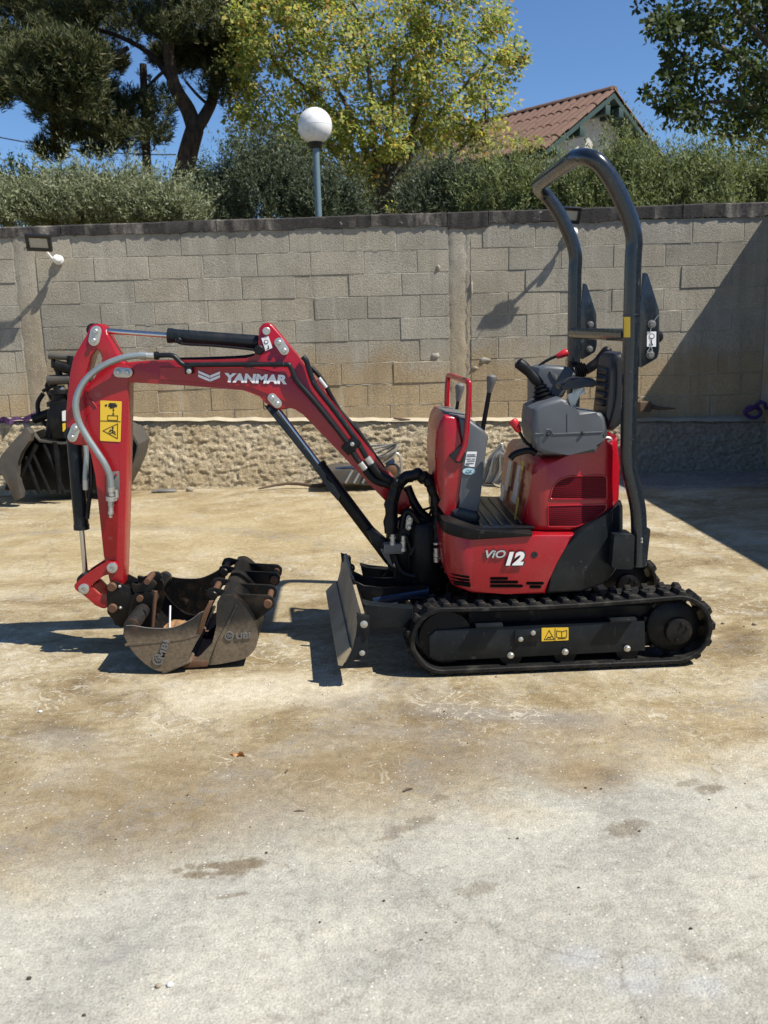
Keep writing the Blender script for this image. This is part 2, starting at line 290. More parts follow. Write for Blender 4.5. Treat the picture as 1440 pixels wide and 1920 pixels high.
MT['hose'] = pm('black_hose', (.006, .006, .007), .45, 0, .3, 20, bump=.2, spec=0.25)
MT['greyp'] = pm('grey_plastic', (.082, .089, .098), .45, 0, .08, 20, bump=.12, bscale=420)
MT['dgreyp'] = pm('dark_seat_vinyl', (.018, .019, .022), .42, 0, .15, 20, bump=.15, bscale=300)
MT['mat'] = pm('rubber_floor_mat', (.008, .008, .008), .3, 0, .3, 12, dirt=(.035, .03, .026), dirt_amt=.4, spec=0.25)
MT['zinc'] = pm('zinc_fitting', (.50, .49, .45), .38, .75, .15, 30)
MT['galv'] = pm('galvanised_hose_guard', (.33, .37, .37), .36, .6, .16, 40, bump=.1, bscale=400)
MT['chrome'] = pm('chrome_rod', (.55, .54, .52), .22, 1.0, .05, 10)
MT['castgrey'] = pm('grey_casting', (.15, .145, .135), .55, .2, .2, 20)
MT['rust'] = pm('rusty_pin', (.13, .065, .035), .7, .3, .35, 30, bump=.3)
MT['bucket'] = steel_bucket_mat()
MT['bkblack'] = pm('black_bucket_paint', (.006, .006, .006), .38, 0, .25, 12, dirt=(.07, .043, .024), dirt_amt=.35, dscale=14, wear=(.12, .09, .065), spec=0.25)
MT['blade'] = pm('muddy_blade_face', (.33, .27, .17), .8, 0, .3, 9, bump=.3, bscale=40, dirt=(.10, .08, .05), dirt_amt=.6)
MT['ventshade'] = pm('vent_shade', (.003, .003, .003), .9, 0, .1, spec=.02)  # near-black without gloss: colours in the shade inside the vent slots
MT['yellow'] = pm('yellow_sticker', (.78, .50, .035), .4, 0, .05)
MT['ink'] = pm('black_print', (.01, .01, .01), .5, 0, .05)
MT['white'] = pm('white_print', (.80, .79, .78), .4, 0, .04)
MT['silverp'] = pm('silver_print', (.50, .51, .52), .3, .5, .1)
MT['dinkp'] = pm('grey_print', (.055, .05, .055), .35, .4, .1)
MT['bluep'] = pm('pale_blue_sticker', (.42, .62, .68), .4, 0, .08)
MT['bluem'] = pm('blue_metal', (.012, .03, .075), .4, .2, .2)
MT['grille'] = grille_mat()
MT['ground'] = ground_mat()
MT['block'] = block_mat('grey_concrete_block', (.335, .308, .25), (.39, .29, .165))
MT['pillar'] = block_mat('cast_pillar', (.34, .308, .247), (.37, .29, .18), True)
MT['mortar'] = pm('mortar', (.30, .275, .225), .95, 0, .25, 14, bump=.6, bscale=90)
MT['mortar2'] = pm('mortar_lip', (.42, .385, .31), .95, 0, .2, 14, bump=.5, bscale=90)
MT['coping'] = coping_mat()
MT['rubble'] = rubble_mat()
MT['ledge'] = pm('sandy_ledge', (.44, .385, .28), .95, 0, .2, 8, bump=.5, bscale=60)
MT['lamp'] = pm('opal_globe', (.74, .73, .71), .25, 0, .04, 5, dirt=(.42, .40, .36), dirt_amt=.5, dscale=9)
MT['post'] = pm('blue_grey_post', (.13, .19, .22), .5, .2, .2, 14)
MT['lblack'] = pm('floodlight_black', (.012, .012, .012), .4, 0, .1)
MT['lglass'] = pm('floodlight_glass', (.40, .385, .32), .12, 0, .05)
MT['wplastic'] = pm('white_plastic', (.72, .71, .68), .35, 0, .04)
MT['tile'] = pm('clay_tile', (.15, .08, .054), .85, 0, .5, 5, bump=.3, bscale=60, dirt=(.10, .08, .065), dirt_amt=.9, dscale=3)
MT['render'] = pm('grey_house_render', (.42, .41, .37), .95, 0, .08, 3, bump=.2, bscale=80)
MT['render2'] = pm('beige_house_render', (.45, .39, .33), .95, 0, .08, 3)
MT['gwood'] = pm('dark_green_timber', (.025, .05, .045), .6, 0, .15)
MT['shutter'] = pm('pale_shutter', (.35, .38, .38), .6)
MT['glass'] = pm('dark_window', (.03, .035, .04), .1)
MT['bark'] = bark_mat('pine_bark', (.02, .014, .011), (.085, .06, .045))
MT['bark2'] = bark_mat('maple_bark', (.05, .042, .032), (.14, .12, .09))
MT['pine'] = leaf_mat('pine_needles', [(0, (.02, .03, .011)), (.5, (.046, .06, .021)), (.8, (.09, .098, .035)), (1, (.14, .115, .052))], .15)
MT['maple'] = leaf_mat('maple_leaves', [(0, (.12, .175, .045)), (.4, (.25, .31, .085)), (.68, (.40, .42, .13)), (.88, (.56, .49, .16)), (.96, (.53, .34, .125)), (1, (.41, .19, .075))], .5)
MT['plane'] = leaf_mat('plane_leaves', [(0, (.02, .035, .012)), (.6, (.045, .07, .02)), (1, (.11, .13, .045))], .35)
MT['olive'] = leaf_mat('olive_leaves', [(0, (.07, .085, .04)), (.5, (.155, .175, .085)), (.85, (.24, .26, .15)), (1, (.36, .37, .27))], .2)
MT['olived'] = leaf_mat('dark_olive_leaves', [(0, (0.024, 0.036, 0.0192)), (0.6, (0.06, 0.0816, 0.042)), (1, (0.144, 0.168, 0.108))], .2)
MT['hedge'] = leaf_mat('hedge_leaves', [(0, (.06, .085, .03)), (.5, (.14, .175, .07)), (.9, (.24, .27, .115)), (1, (.30, .31, .16))], .25)
MT['green'] = leaf_mat('bright_green_leaves', [(0, (0.0455, 0.091, 0.0156)), (0.6, (0.117, 0.195, 0.0325)), (1, (0.221, 0.286, 0.065))], .35)
MT['purple'] = pm('purple_webbing', (.17, .08, .21), .8, 0, .2, 30, bump=.4)
MT['dpurple'] = pm('dark_purple_strap', (.05, .018, .10), .8, 0, .2, 30)
MT['wood'] = pm('weathered_wood', (.10, .065, .04), .9, 0, .35, 12, bump=.4)
MT['grap'] = pm('grapple_worn_steel', (.085, .078, .068), .6, .3, .35, 9, bump=.3, dirt=(.14, .09, .05), dirt_amt=.5)
MT['leafbr'] = pm('dry_leaf', (.50, .22, .06), .7, 0, .2, 60)
MT['earth'] = pm('orange_earth', (.26, .14, .06), .95, 0, .5, 40, bump=.8, bscale=60)
MT['stone'] = pm('pebble', (.30, .25, .18), .9, 0, .3, 40)
MT['stoned'] = pm('dark_pebble', (.05, .04, .03), .9, 0, .3, 40)
MT['plast'] = pm('clear_tubing', (.26, .245, .20), .25, 0, .2, 30)
MT['soil'] = pm('garden_soil', (.10, .085, .05), .95, 0, .3, 4)

# ------------------------------------------------------------------ object helpers
def link(name, me, mat, parent=None, label=None):
    o = bpy.data.objects.new(name, me); C.objects.link(o)
    if mat is not None:
        me.materials.clear(); me.materials.append(MT[mat] if isinstance(mat, str) else mat)
    if parent is not None:
        o.parent = parent
        if parent.type == 'EMPTY': o.matrix_parent_inverse = Matrix.Translation(parent.location).inverted()
    if label: o['label'] = label
    return o
def tag(o, label, cat, group=None):
    o['label'] = label; o['category'] = cat
    if group: o['group'] = group
    return o
def thing(name, loc, label, cat, group=None):
    o = bpy.data.objects.new(name, None); C.objects.link(o); o.location = loc; o.empty_display_size = .1
    return tag(o, label, cat, group)
def finish(bm, smooth=35):
    bmesh.ops.recalc_face_normals(bm, faces=bm.faces[:])
    me = bpy.data.meshes.new('m'); bm.to_mesh(me); bm.free()
    if smooth:
        me.shade_smooth(); me.set_sharp_from_angle(angle=R_(smooth))
    return me
def bm_tube(bm, pts, r, n=10, smooth=0, cap=True, closed=False):
    P = [Vector(p) for p in pts]; rad = r if isinstance(r, (list, tuple)) else [r]*len(P)
    if smooth and len(P) > 2:
        Q, RR = [], []
        for i in range(len(P)-1):
            a = P[max(i-1, 0)]; b = P[i]; c = P[i+1]; d = P[min(i+2, len(P)-1)]
            for k in range(smooth):
                t = k/smooth
                Q.append(.5*((2*b)+(c-a)*t+(2*a-5*b+4*c-d)*t*t+(3*b-a-3*c+d)*t**3)); RR.append(rad[i]*(1-t)+rad[i+1]*t)
        Q.append(P[-1]); RR.append(rad[-1]); P, rad = Q, RR
    rings = []; up = None
    for i, p in enumerate(P):
        t = (P[min(i+1, len(P)-1)]-P[max(i-1, 0)]).normalized()
        if up is None:
            up = t.orthogonal().normalized()
        else:
            up = (up - t*up.dot(t)).normalized()
        s = t.cross(up)
        rings.append([bm.verts.new(p+(up*math.cos(2*math.pi*k/n)+s*math.sin(2*math.pi*k/n))*rad[i]) for k in range(n)])
    for a, b in zip(rings, rings[1:]):
        for k in range(n): bm.faces.new((a[k], a[(k+1) % n], b[(k+1) % n], b[k]))
    if cap:
        bm.faces.new(rings[0][::-1]); bm.faces.new(rings[-1])
def tube(name, pts, r, mat, parent=None, n=10, smooth=0, label=None):
    bm = bmesh.new(); bm_tube(bm, pts, r, n, smooth); return link(name, finish(bm, 50), mat, parent, label)
def bm_lathe(bm, o, axis, prof, n=20):
    axis = Vector(axis).normalized(); u = axis.orthogonal().normalized(); v = axis.cross(u); o = Vector(o); rings = []
    for r, t in prof:
        rings.append([bm.verts.new(o+axis*t+(u*math.cos(2*math.pi*k/n)+v*math.sin(2*math.pi*k/n))*max(r, 1e-4)) for k in range(n)])
    for a, b in zip(rings, rings[1:]):
        for k in range(n): bm.faces.new((a[k], a[(k+1) % n], b[(k+1) % n], b[k]))
    bm.faces.new(rings[0][::-1]); bm.faces.new(rings[-1])
def lathe(name, o, axis, prof, mat, parent=None, n=20, label=None):
    bm = bmesh.new(); bm_lathe(bm, o, axis, prof, n); return link(name, finish(bm, 40), mat, parent, label)
def bm_box(bm, c, s, rot=None, bev=0, seg=2):
    r = bmesh.ops.create_cube(bm, size=1); vs = r['verts']
    bmesh.ops.scale(bm, vec=s, verts=vs)
    if bev: 
        es = list({e for v in vs for e in v.link_edges}); q = bmesh.ops.bevel(bm, geom=es, offset=bev, segments=seg, affect='EDGES', profile=.5); vs = list({v for f in q['faces'] for v in f.verts} | {v for v in vs if v.is_valid})
    if rot is not None: bmesh.ops.rotate(bm, verts=vs, cent=(0, 0, 0), matrix=rot)
    bmesh.ops.translate(bm, vec=c, verts=vs); return vs
def box(name, c, s, mat, parent=None, rot=None, bev=.004, seg=2, label=None):
    bm = bmesh.new(); bm_box(bm, c, s, rot, bev, seg); return link(name, finish(bm, 40), mat, parent, label)
def bm_plate(bm, loop, th, bev=.003, seg=2):
    """closed loop of points in a vertical plane, pushed th metres away from the camera side (+Y)"""
    P = [Vector(p) for p in loop]
    a = [bm.verts.new(p) for p in P]; b = [bm.verts.new(p+Vector((0, th, 0))) for p in P]
    f1 = bm.faces.new(a); f2 = bm.faces.new(b[::-1]); n = len(P)
    side = [bm.faces.new((a[i], b[i], b[(i+1) % n], a[(i+1) % n])) for i in range(n)]
    if bev:
        es = list(f1.edges)+list(f2.edges)
        bmesh.ops.bevel(bm, geom=es, offset=bev, segments=seg, affect='EDGES', profile=.5, clamp_overlap=True)
def plate(name, px, Y, th, mat, parent=None, bev=.003, seg=2, label=None, smooth=35):
    bm = bmesh.new(); bm_plate(bm, [at(x, y, Y) for x, y in px], th, bev, seg); return link(name, finish(bm, smooth), mat, parent, label)
def rounded(px, rad, k=4):
    """round every corner of a pixel loop"""
    out = []; n = len(px)
    for i in range(n):
        p = Vector(px[i]); a = Vector(px[i-1])-p; b = Vector(px[(i+1) % n])-p
        r = min(rad, a.length*.45, b.length*.45); A = p+a.normalized()*r; B = p+b.normalized()*r
        for j in range(k+1):
            t = j/k; out.append(tuple(A*(1-t)**2+p*2*t*(1-t)+B*t*t))
    return out
def panel(name, px, Y0, Y1, mat, parent, bev=.02, seg=3, rl=0, rr=0, label=None):
    """side profile given an even width and rounded in plan at its front (rl) and rear (rr) end"""
    bm = bmesh.new(); L = [at(x, y, Y0) for x, y in px]; bm_plate(bm, L, Y1-Y0, bev, seg)
    x0 = min(p.x for p in L); x1 = max(p.x for p in L); mid = (Y0+Y1)/2
    cuts = [x0+rl*(1-math.cos(a)) for a in np.linspace(.1, math.pi/2, 8)] if rl else []
    cuts += [x1-rr*(1-math.cos(a)) for a in np.linspace(.1, math.pi/2, 8)] if rr else []
    for cx in cuts: bmesh.ops.bisect_plane(bm, geom=bm.verts[:]+bm.edges[:]+bm.faces[:], plane_co=(cx, 0, 0), plane_no=(1, 0, 0))
    hw = (Y1-Y0)/2
    for v in bm.verts:
        dy = 0
        if rl and v.co.x < x0+rl: q = (rl-(v.co.x-x0))/rl; dy = rl*(1-math.sqrt(max(0, 1-q*q)))
        if rr and v.co.x > x1-rr: q = (rr-(x1-v.co.x))/rr; dy = max(dy, rr*(1-math.sqrt(max(0, 1-q*q))))
        f = (v.co.y-mid)/hw; v.co.y = mid+f*max(.02, hw-dy)
    return link(name, finish(bm, 32), mat, parent, label)
def bolt(p, r, parent, mat='zinc', axis=(0, -1, 0), h=.008, name='bolt'):
    return lathe(name, p, axis, [(r*1.25, 0), (r*1.25, h*.25), (r, h*.3), (r, h*.85), (r*.8, h), (0.001, h)], mat, parent, 12)
def text(name, s, p0, p1, Y, hpx_scale, mat, parent, shear=0, offset=0., extr=.0012, sx=1.0, label=None, lift=.0025):
    """a line of lettering whose baseline runs from pixel p0 to p1 on the vertical plane Y"""
    cu = bpy.data.curves.new('t', 'FONT'); cu.body = s; cu.size = 1; cu.shear = shear; cu.offset = offset; cu.extrude = 0.02; cu.resolution_u = 3
    o = bpy.data.objects.new('t', cu); C.objects.link(o); bpy.context.view_layer.update()
    me = bpy.data.meshes.new_from_object(o.evaluated_get(bpy.context.evaluated_depsgraph_get())); bpy.data.objects.remove(o)
    vs = np.array([v.co[:] for v in me.vertices]); x0, x1 = vs[:, 0].min(), vs[:, 0].max(); y0, y1 = vs[:, 1].min(), vs[:, 1].max()
    A = at(*p0, Y); B = at(*p1, Y); d = B-A; L = d.length; d.normalize(); upv = Vector((-d.z, 0, d.x)); H = hpx_scale*L
    for v in me.vertices:
        t = (v.co.x-x0)/(x1-x0); u = (v.co.y-y0)/(y1-y0); v.co = A+d*(t*L)+upv*(u*H)+Vector((0, -lift-(extr if v.co.z > 0 else 0), 0))
    return link(name, me, mat, parent, label)
def poly(name, loops, Y, th, mat, parent, label=None):
    """flat print: several small closed loops of pixels in one thin layer"""
    bm = bmesh.new()
    for L in loops: bm_plate(bm, [at(x, y, Y) for x, y in L], th, 0)
    return link(name, finish(bm, 0), mat, parent, label)
def circ(cx, cy, rx, ry=None, n=20): ry = ry or rx; return [(cx+rx*math.cos(2*math.pi*k/n), cy+ry*math.sin(2*math.pi*k/n)) for k in range(n)]
def stadium(a, b, r, n=8):
    a = Vector(a); b = Vector(b); d = (b-a).normalized(); ang = math.atan2(d.y, d.x); out = []
    for k in range(n+1): t = ang+math.pi/2+math.pi*k/n; out.append((a.x+r*math.cos(t), a.y+r*math.sin(t)))
    for k in range(n+1): t = ang-math.pi/2+math.pi*k/n; out.append((b.x+r*math.cos(t), b.y+r*math.sin(t)))
    return out
def ring_loop(outer, inner): return outer+[outer[0]]+[inner[0]]+inner[::-1]
def strokes(pairs, wd): 
    out = []
    for a, b in pairs:
        a = Vector(a); b = Vector(b); d = (b-a).normalized(); q = Vector((-d.y, d.x))*wd/2; a = a-d*wd/2; b = b+d*wd/2
        out.append([tuple(a+q), tuple(b+q), tuple(b-q), tuple(a-q)])
    return out
def struct(o): o['kind'] = 'structure'; return o

# ================================================================== SETTING
bm = bmesh.new()
bmesh.ops.create_grid(bm, x_segments=2, y_segments=2, size=60)
g = struct(link('ground', finish(bm, 0), 'ground')); g.location = (0, 30, 0)
# keep the stain coordinates metric and anchored at the camera foot
for v in g.data.vertices: v.co.y += 30
g.location = (0, 0, 0)

# ------------------------------------------------------------------ block wall
YW = 8.8
wall = thing('block_wall', (0, YW, 0), 'long grey concrete block wall with blackened coping behind the excavator', 'wall')
bm = bmesh.new(); bm_box(bm, (.35, YW+.106, 1.22), (9.6, .20, 2.42)); link('mortar_bed', finish(bm, 0), 'mortar', wall)
def block_mesh(w_, h_, seed, d=.05):
    r = random.Random(seed); bm = bmesh.new(); vs = bm_box(bm, (0, d/2, 0), (w_, d, h_), None, .0035, 1)
    for v in bm.verts:
        v.co.x += r.uniform(-.003, .002); v.co.z += r.uniform(-.0035, .002); v.co.y += r.uniform(-.0015, .0015)
    me = finish(bm, 0); me.materials.append(MT['block']); return me
BM = [block_mesh(.5045, .2055, k) for k in range(6)]
def place_block(x0, x1, z0, z1):
    wd, ht = x1-x0, z1-z0
    if wd < .03 or ht < .03: return
    me = BM[random.randrange(6)] if abs(wd-.51) < .006 and abs(ht-.21) < .006 else block_mesh(wd-.0055, ht-.0045, random.random())
    o = bpy.data.objects.new('concrete_block', me); C.objects.link(o); o.parent = wall; o.matrix_parent_inverse = Matrix.Translation(wall.location).inverted()
    o.location = ((x0+x1)/2, YW+random.uniform(-.004, .004), (z0+z1)/2); o.rotation_euler = (random.uniform(-.006, .006), random.uniform(-.003, .003), random.uniform(-.008, .008))
PL = (at(40, 600, YW).x, at(74, 600, YW).x); PC = (1.055, 1.20); PR = 4.6
ZT = 2.412
def ledge_z(x): return .60-.033*(x-.3)
offL = [0, .38, .08, .42, .04, .40, .88, .37, .8]; offR = [0, .5, .82, .49, .85, .3, .62, .1, .5]
for k in range(9):
    z1 = ZT-.21*k; z0 = z1-.21
    for (xa, xb, base, off) in ((-4.3, PL[0]-.01, -3.3, offR[k]), (PL[1]+.02, PC[0]-.01, -2.516, offL[k]), (PC[1]+.05, PR, 1.368, offR[k])):
        xs = [xa]; x = base+(off-12)*.51
        while x < xb-.06:
            if x > xa+.06: xs.append(x)
            x += .51
        xs.append(xb)
        for a, b in zip(xs, xs[1:]): place_block(a, b, max(z0, ledge_z((a+b)/2)+.0), z1)
# mortar squeezed out of the bed joints, one lip per course and bay
for k in range(1, 9):
    for (xa, xb) in ((PL[1]+.02, PC[0]-.02), (PC[1]+.06, PR)):
        pts = []; x = xa
        while x < xb:
            pts.append(Vector((x, YW+.002+random.uniform(0, .006), ZT-.21*k+random.uniform(-.005, .003)))); x += random.uniform(.03, .11)
        bm = bmesh.new(); bm_tube(bm, pts, [random.choice((.0005, .001, .0015, .003, .004)) for _ in pts], 5); link('mortar_joint', finish(bm, 60), 'mortar2', wall)
def rough_column(name, x0, x1, z0, z1, Y0, mat, seed):
    r = random.Random(seed); bm = bmesh.new(); n = 34; m_ = 5; rows = []
    for i in range(n+1):
        z = z0+(z1-z0)*i/n; a = x0+r.uniform(-.02, .012); b = x1+r.uniform(-.012, .02)
        rows.append([bm.verts.new((a+(b-a)*j/m_, Y0+(r.uniform(-.003, .003) if 0 < j < m_ else .012), z)) for j in range(m_+1)])
    for a, b in zip(rows, rows[1:]):
        for j in range(m_): bm.faces.new((a[j], a[j+1], b[j+1], b[j]))
    return link(name, finish(bm, 60), mat, wall)
from mathutils import noise as mn
rough_column('cast_pillar', PL[0]-.01, PL[1]+.02, .55, 2.42, YW-.005, 'pillar', 3)
rough_column('cast_pillar', PC[0]-.02, PC[1], .5, 2.42, YW-.006, 'pillar', 4)
rough_column('cast_pillar', PC[1]+.002, PC[1]+.055, .5, 2.42, YW+.004, 'pillar', 5)
# lumps of mortar stuck to the blocks
def lump(p, s, mat='mortar2', parent=None, name='mortar_lump', seed=1):
    r = random.Random(seed); bm = bmesh.new(); bmesh.ops.create_icosphere(bm, subdivisions=2, radius=1)
    for v in bm.verts: v.co = Vector((v.co.x*s[0], v.co.y*s[1], v.co.z*s[2]))*(r.uniform(.75, 1.1)+.5*mn.noise(v.co*1.7+Vector((seed, 0, 0))))+Vector(p)
    return link(name, finish(bm, 70), mat, parent)
for i, (x, y, a, b) in enumerate([(817, 667, .075, .045), (908, 675, .10, .045), (890, 690, .05, .03), (884, 540, .025, .14), (822, 502, .03, .05), (92, 440, .05, .02)]):
    lump(at(x, y, YW), (a*.6, .018, b*.6), 'mortar', wall, seed=i)
# coping in cast lengths with an uneven lower edge
cx = [-4.3, -2.6, -1.15, .30, at(838, 420, YW).x, at(915, 410, YW).x, 2.25, 3.3, 4.6]
for i, (a, b) in enumerate(zip(cx, cx[1:])):
    bm = bmesh.new(); n = max(6, int((b-a)/.03)); top, bot, tb, back = [], [], [], []
    for k in range(n+1):
        x = a+.004+(b-a-.008)*k/n
        thick = .075+.035*(x+3)/7+.03*mn.noise(Vector((x*2.2, 9, 0)))+random.uniform(-.008, .008)+(.03 if i == 4 else 0)
        zt = 2.50+.0095*(x+3)+.006*mn.noise(Vector((x*1.3, 5, 0)))+random.uniform(-.0018, .0018); zb = zt-thick-.02
        yy = YW-.022+random.uniform(-.006, .006)
        bot.append(bm.verts.new((x, yy+.006, zb))); top.append(bm.verts.new((x, yy+random.uniform(0, .01), zt-.012))); tb.append(bm.verts.new((x, yy+.02, zt))); back.append(bm.verts.new((x, YW+.24, zt+random.uniform(-.004, .004))))
    bl = [bm.verts.new((v.co.x, YW+.03, v.co.z-.004)) for v in bot]
    for L1, L2 in ((bl, bot), (bot, top), (top, tb), (tb, back)):
        for k in range(n): bm.faces.new((L1[k], L1[k+1], L2[k+1], L2[k]))
    bm.faces.new([bl[0], bot[0], top[0], tb[0], back[0]]); bm.faces.new([bl[-1], bot[-1], top[-1], tb[-1], back[-1]][::-1])
    link('coping_slab', finish(bm, 45), 'coping', wall)

# rough cast footing below the blocks
foot = thing('rough_footing', (0, 8.6, 0), 'low rough sandy stone footing running along the bottom of the block wall', 'footing')
from mathutils import noise as mn
bm = bmesh.new(); nx, nz = 640, 52; rows = []
for j in range(nz+1):
    row = []
    for i in range(nx+1):
        x = -4.3+8.9*i/nx; zt = ledge_z(x); z = -.05+(zt+.05)*j/nz; p = Vector((x, 0, z))
        d = .012*mn.fractal(p*2.0, 1.0, 2.1, 4)+.008*mn.noise(Vector((p.x*7, 2, p.z*9)))+.012*mn.noise(Vector((p.x*15, 5, p.z*24)))+.011*mn.noise(Vector((p.x*33, 8, p.z*46)))+.007*mn.noise(p*85)
        taper = min(1, (nz-j)/3); zz = z+(.012*mn.noise(p*6) if j == nz else .012*mn.noise(p*11))
        row.append(bm.verts.new((x, 8.62+.03*(1-taper)-d*(.35+.65*taper)-.06*(1-j/nz), zz)))
    rows.append(row)
for a, b in zip(rows, rows[1:]):
    for i in range(nx): bm.faces.new((a[i], a[i+1], b[i+1], b[i]))
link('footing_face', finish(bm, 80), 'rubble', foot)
bm = bmesh.new(); a = [bm.verts.new((v.co.x, v.co.y+.004, v.co.z)) for v in [rows_v for rows_v in []]]
top = []
for i in range(nx+1):
    x = -4.3+8.9*i/nx; p = Vector((x, 0, ledge_z(x))); top.append((x, ledge_z(x)+.012*mn.noise(p*6)))
fr = [bm.verts.new((x, 8.60+.02*mn.noise(Vector((x*9, 1, 0))), z)) for x, z in top]; mid_ = [bm.verts.new((x, 8.70, z+.012+.006*mn.noise(Vector((x*14, 4, 0))))) for x, z in top]; bk = [bm.verts.new((x, 8.86, z+.015)) for x, z in top]
for L1, L2 in ((fr, mid_), (mid_, bk)):
    for i in range(nx): bm.faces.new((L1[i], L1[i+1], L2[i+1], L2[i]))
link('ledge_top', finish(bm, 80), 'ledge', foot)

# block wall along the right-hand side of the yard (it throws the slanting shade)
sw = thing('side_wall', (4.22, 4, 0), 'perpendicular side wall just off the right edge whose shade falls on the yard', 'wall')
bm = bmesh.new(); bm_box(bm, (4.272, 3.64, 1.262), (.2, 10.3, 2.524), None, .01); link('wall_body', finish(bm, 0), 'mortar', sw)
for k in range(12):
    for j in range(10):
        y = 8.74-.51*(j+(.5 if k % 2 else 0)); o = bpy.data.objects.new('concrete_block', BM[random.randrange(6)]); C.objects.link(o); o.parent = sw; o.matrix_parent_inverse = Matrix.Translation(sw.location).inverted()
        o.location = (4.165+random.uniform(-.003, .003), y-.255, .105+.21*k); o.rotation_euler = (0, 0, R_(-90))

# ------------------------------------------------------------------ foliage
def leaf_mesh(name, P, D, length, width, mat, parent, rnd=.35, face=.9):
    """P leaf bases, D growth directions: one diamond leaf each"""
    n = len(P); D = D/np.linalg.norm(D, axis=1, keepdims=True)
    q = unit(n)+np.array(SUN)*face+np.array((0, -.25, 0))*face; q /= np.linalg.norm(q, axis=1, keepdims=True)  # blades turn to the light
    D = D-q*(D*q).sum(1, keepdims=True)*.75; D /= np.linalg.norm(D, axis=1, keepdims=True)
    Sd = np.cross(D, q); Sd /= np.linalg.norm(Sd, axis=1, keepdims=True)+1e-9
    L = (length*rng.uniform(1-rnd, 1+rnd, n))[:, None]; W = (width*rng.uniform(1-rnd, 1+rnd, n))[:, None]
    nrm = np.cross(D, Sd)
    V = np.empty((n, 4, 3)); V[:, 0] = P; V[:, 1] = P+D*L*.45+Sd*W*.5+nrm*L*.06; V[:, 2] = P+D*L; V[:, 3] = P+D*L*.45-Sd*W*.5+nrm*L*.06
    me = bpy.data.meshes.new('leaves'); me.vertices.add(n*4); me.vertices.foreach_set('co', V.reshape(-1).astype(np.float32))
    me.loops.add(n*4); me.polygons.add(n); me.loops.foreach_set('vertex_index', np.arange(n*4, dtype=np.int32)); me.polygons.foreach_set('loop_start', np.arange(0, n*4, 4, dtype=np.int32))
    me.update(calc_edges=True); return link(name, me, mat, parent)
def unit(n): 
    v = rng.normal(size=(n, 3)); return v/np.linalg.norm(v, axis=1, keepdims=True)
def clump_points(c, r, n, shell=.55):
    u = unit(n); rad = (shell+(1-shell)*rng.uniform(0, 1, n)**.6)
    return np.array(c)+u*rad[:, None]*np.array(r), u
def limb(bm, pts, r0, r1, n=8, smooth=4):
    k = len(pts); bm_tube(bm, pts, [r0+(r1-r0)*i/(k-1) for i in range(k)], n, smooth)
def px_scale(Y): return FPX/(Y*math.cos(PITCH)+.0)

# pine at the left, trunk forking above the wall
YP = 16.0
pine = thing('pine_tree', at(342, 430, YP)*1, 'tall dark pine tree with a forked leaning trunk at the upper left', 'tree'); pine.location.z = 0
bm = bmesh.new()
b0 = at(342, 425, YP); base = Vector((b0.x+.1, YP, 0))
limb(bm, [base, at(336, 405, YP), at(340, 350, YP), at(352, 290, YP), at(366, 240, YP)], .20, .15, 10)
limb(bm, [at(366, 245, YP), at(352, 205, YP), at(332, 172, YP-.2), at(322, 140, YP-.3), at(312, 60, YP-.5), at(300, -40, YP-.5)], .14, .07)
limb(bm, [at(366, 245, YP), at(385, 215, YP+.1), at(400, 180, YP+.3), at(404, 120, YP+.4), at(415, 20, YP+.6)], .12, .06)
limb(bm, [at(330, 165, YP-.2), at(280, 100, YP+.4), at(200, 60, YP+.6), at(100, 40, YP+.8)], .06, .02)
limb(bm, [at(322, 120, YP-.3), at(270, 170, YP+.2), at(240, 220, YP+.2), at(215, 250, YP+.2)], .03, .01)
limb(bm, [at(395, 200, YP+.2), at(372, 180, YP), at(350, 155, YP)], .03, .02)
limb(bm, [at(404, 130, YP), at(450, 130, YP), at(480, 100, YP)], .05, .02)
limb(bm, [at(240, 90, YP-.2), at(160, 140, YP-.6), at(110, 190, YP-.8)], .04, .012)
limb(bm, [at(268, 120, YP+1), at(272, 220, YP+1), at(275, 300, YP+1), at(276, 440, YP+1)], .06, .09)
link('trunk', finish(bm, 60), 'bark', pine)
import itertools
cl = [(-70, 30), (10, 20), (85, 25), (160, 30), (235, 25), (300, 30), (365, 25), (430, 15), (490, 0), (-40, 110), (25, 95), (30, 150), (95, 130), (140, 165), (75, 165), (110, 205), (170, 95), (180, 190), (235, 85), (215, 150), (300, 85), (365, 80), (420, 70), (445, 110), (395, 125), (250, 245), (205, 240), (285, 265), (235, 275), (300, 215), (115, 240), (165, 255), (-20, 165), (60, 120), (340, 120), (455, 45), (130, 70), (375, 165), (430, 165),
      (20, -50), (110, -50), (200, -55), (290, -50), (380, -60), (460, -60), (60, -130), (180, -140), (300, -140), (400, -130), (-60, -60), (-120, 60)]
PP, DD = [], []
front = [(85, 130), (125, 150), (70, 165), (110, 200), (150, 175), (45, 140), (95, 105), (150, 120)]
sparse_c = [(250, 245), (205, 240), (285, 265), (235, 275), (300, 215), (270, 235), (220, 262), (190, 225), (305, 250), (290, 190)]
small = [(x+rng.normal()*26, y+rng.normal()*20) for (x, y) in cl for _ in range(3) if (x, y) not in sparse_c]
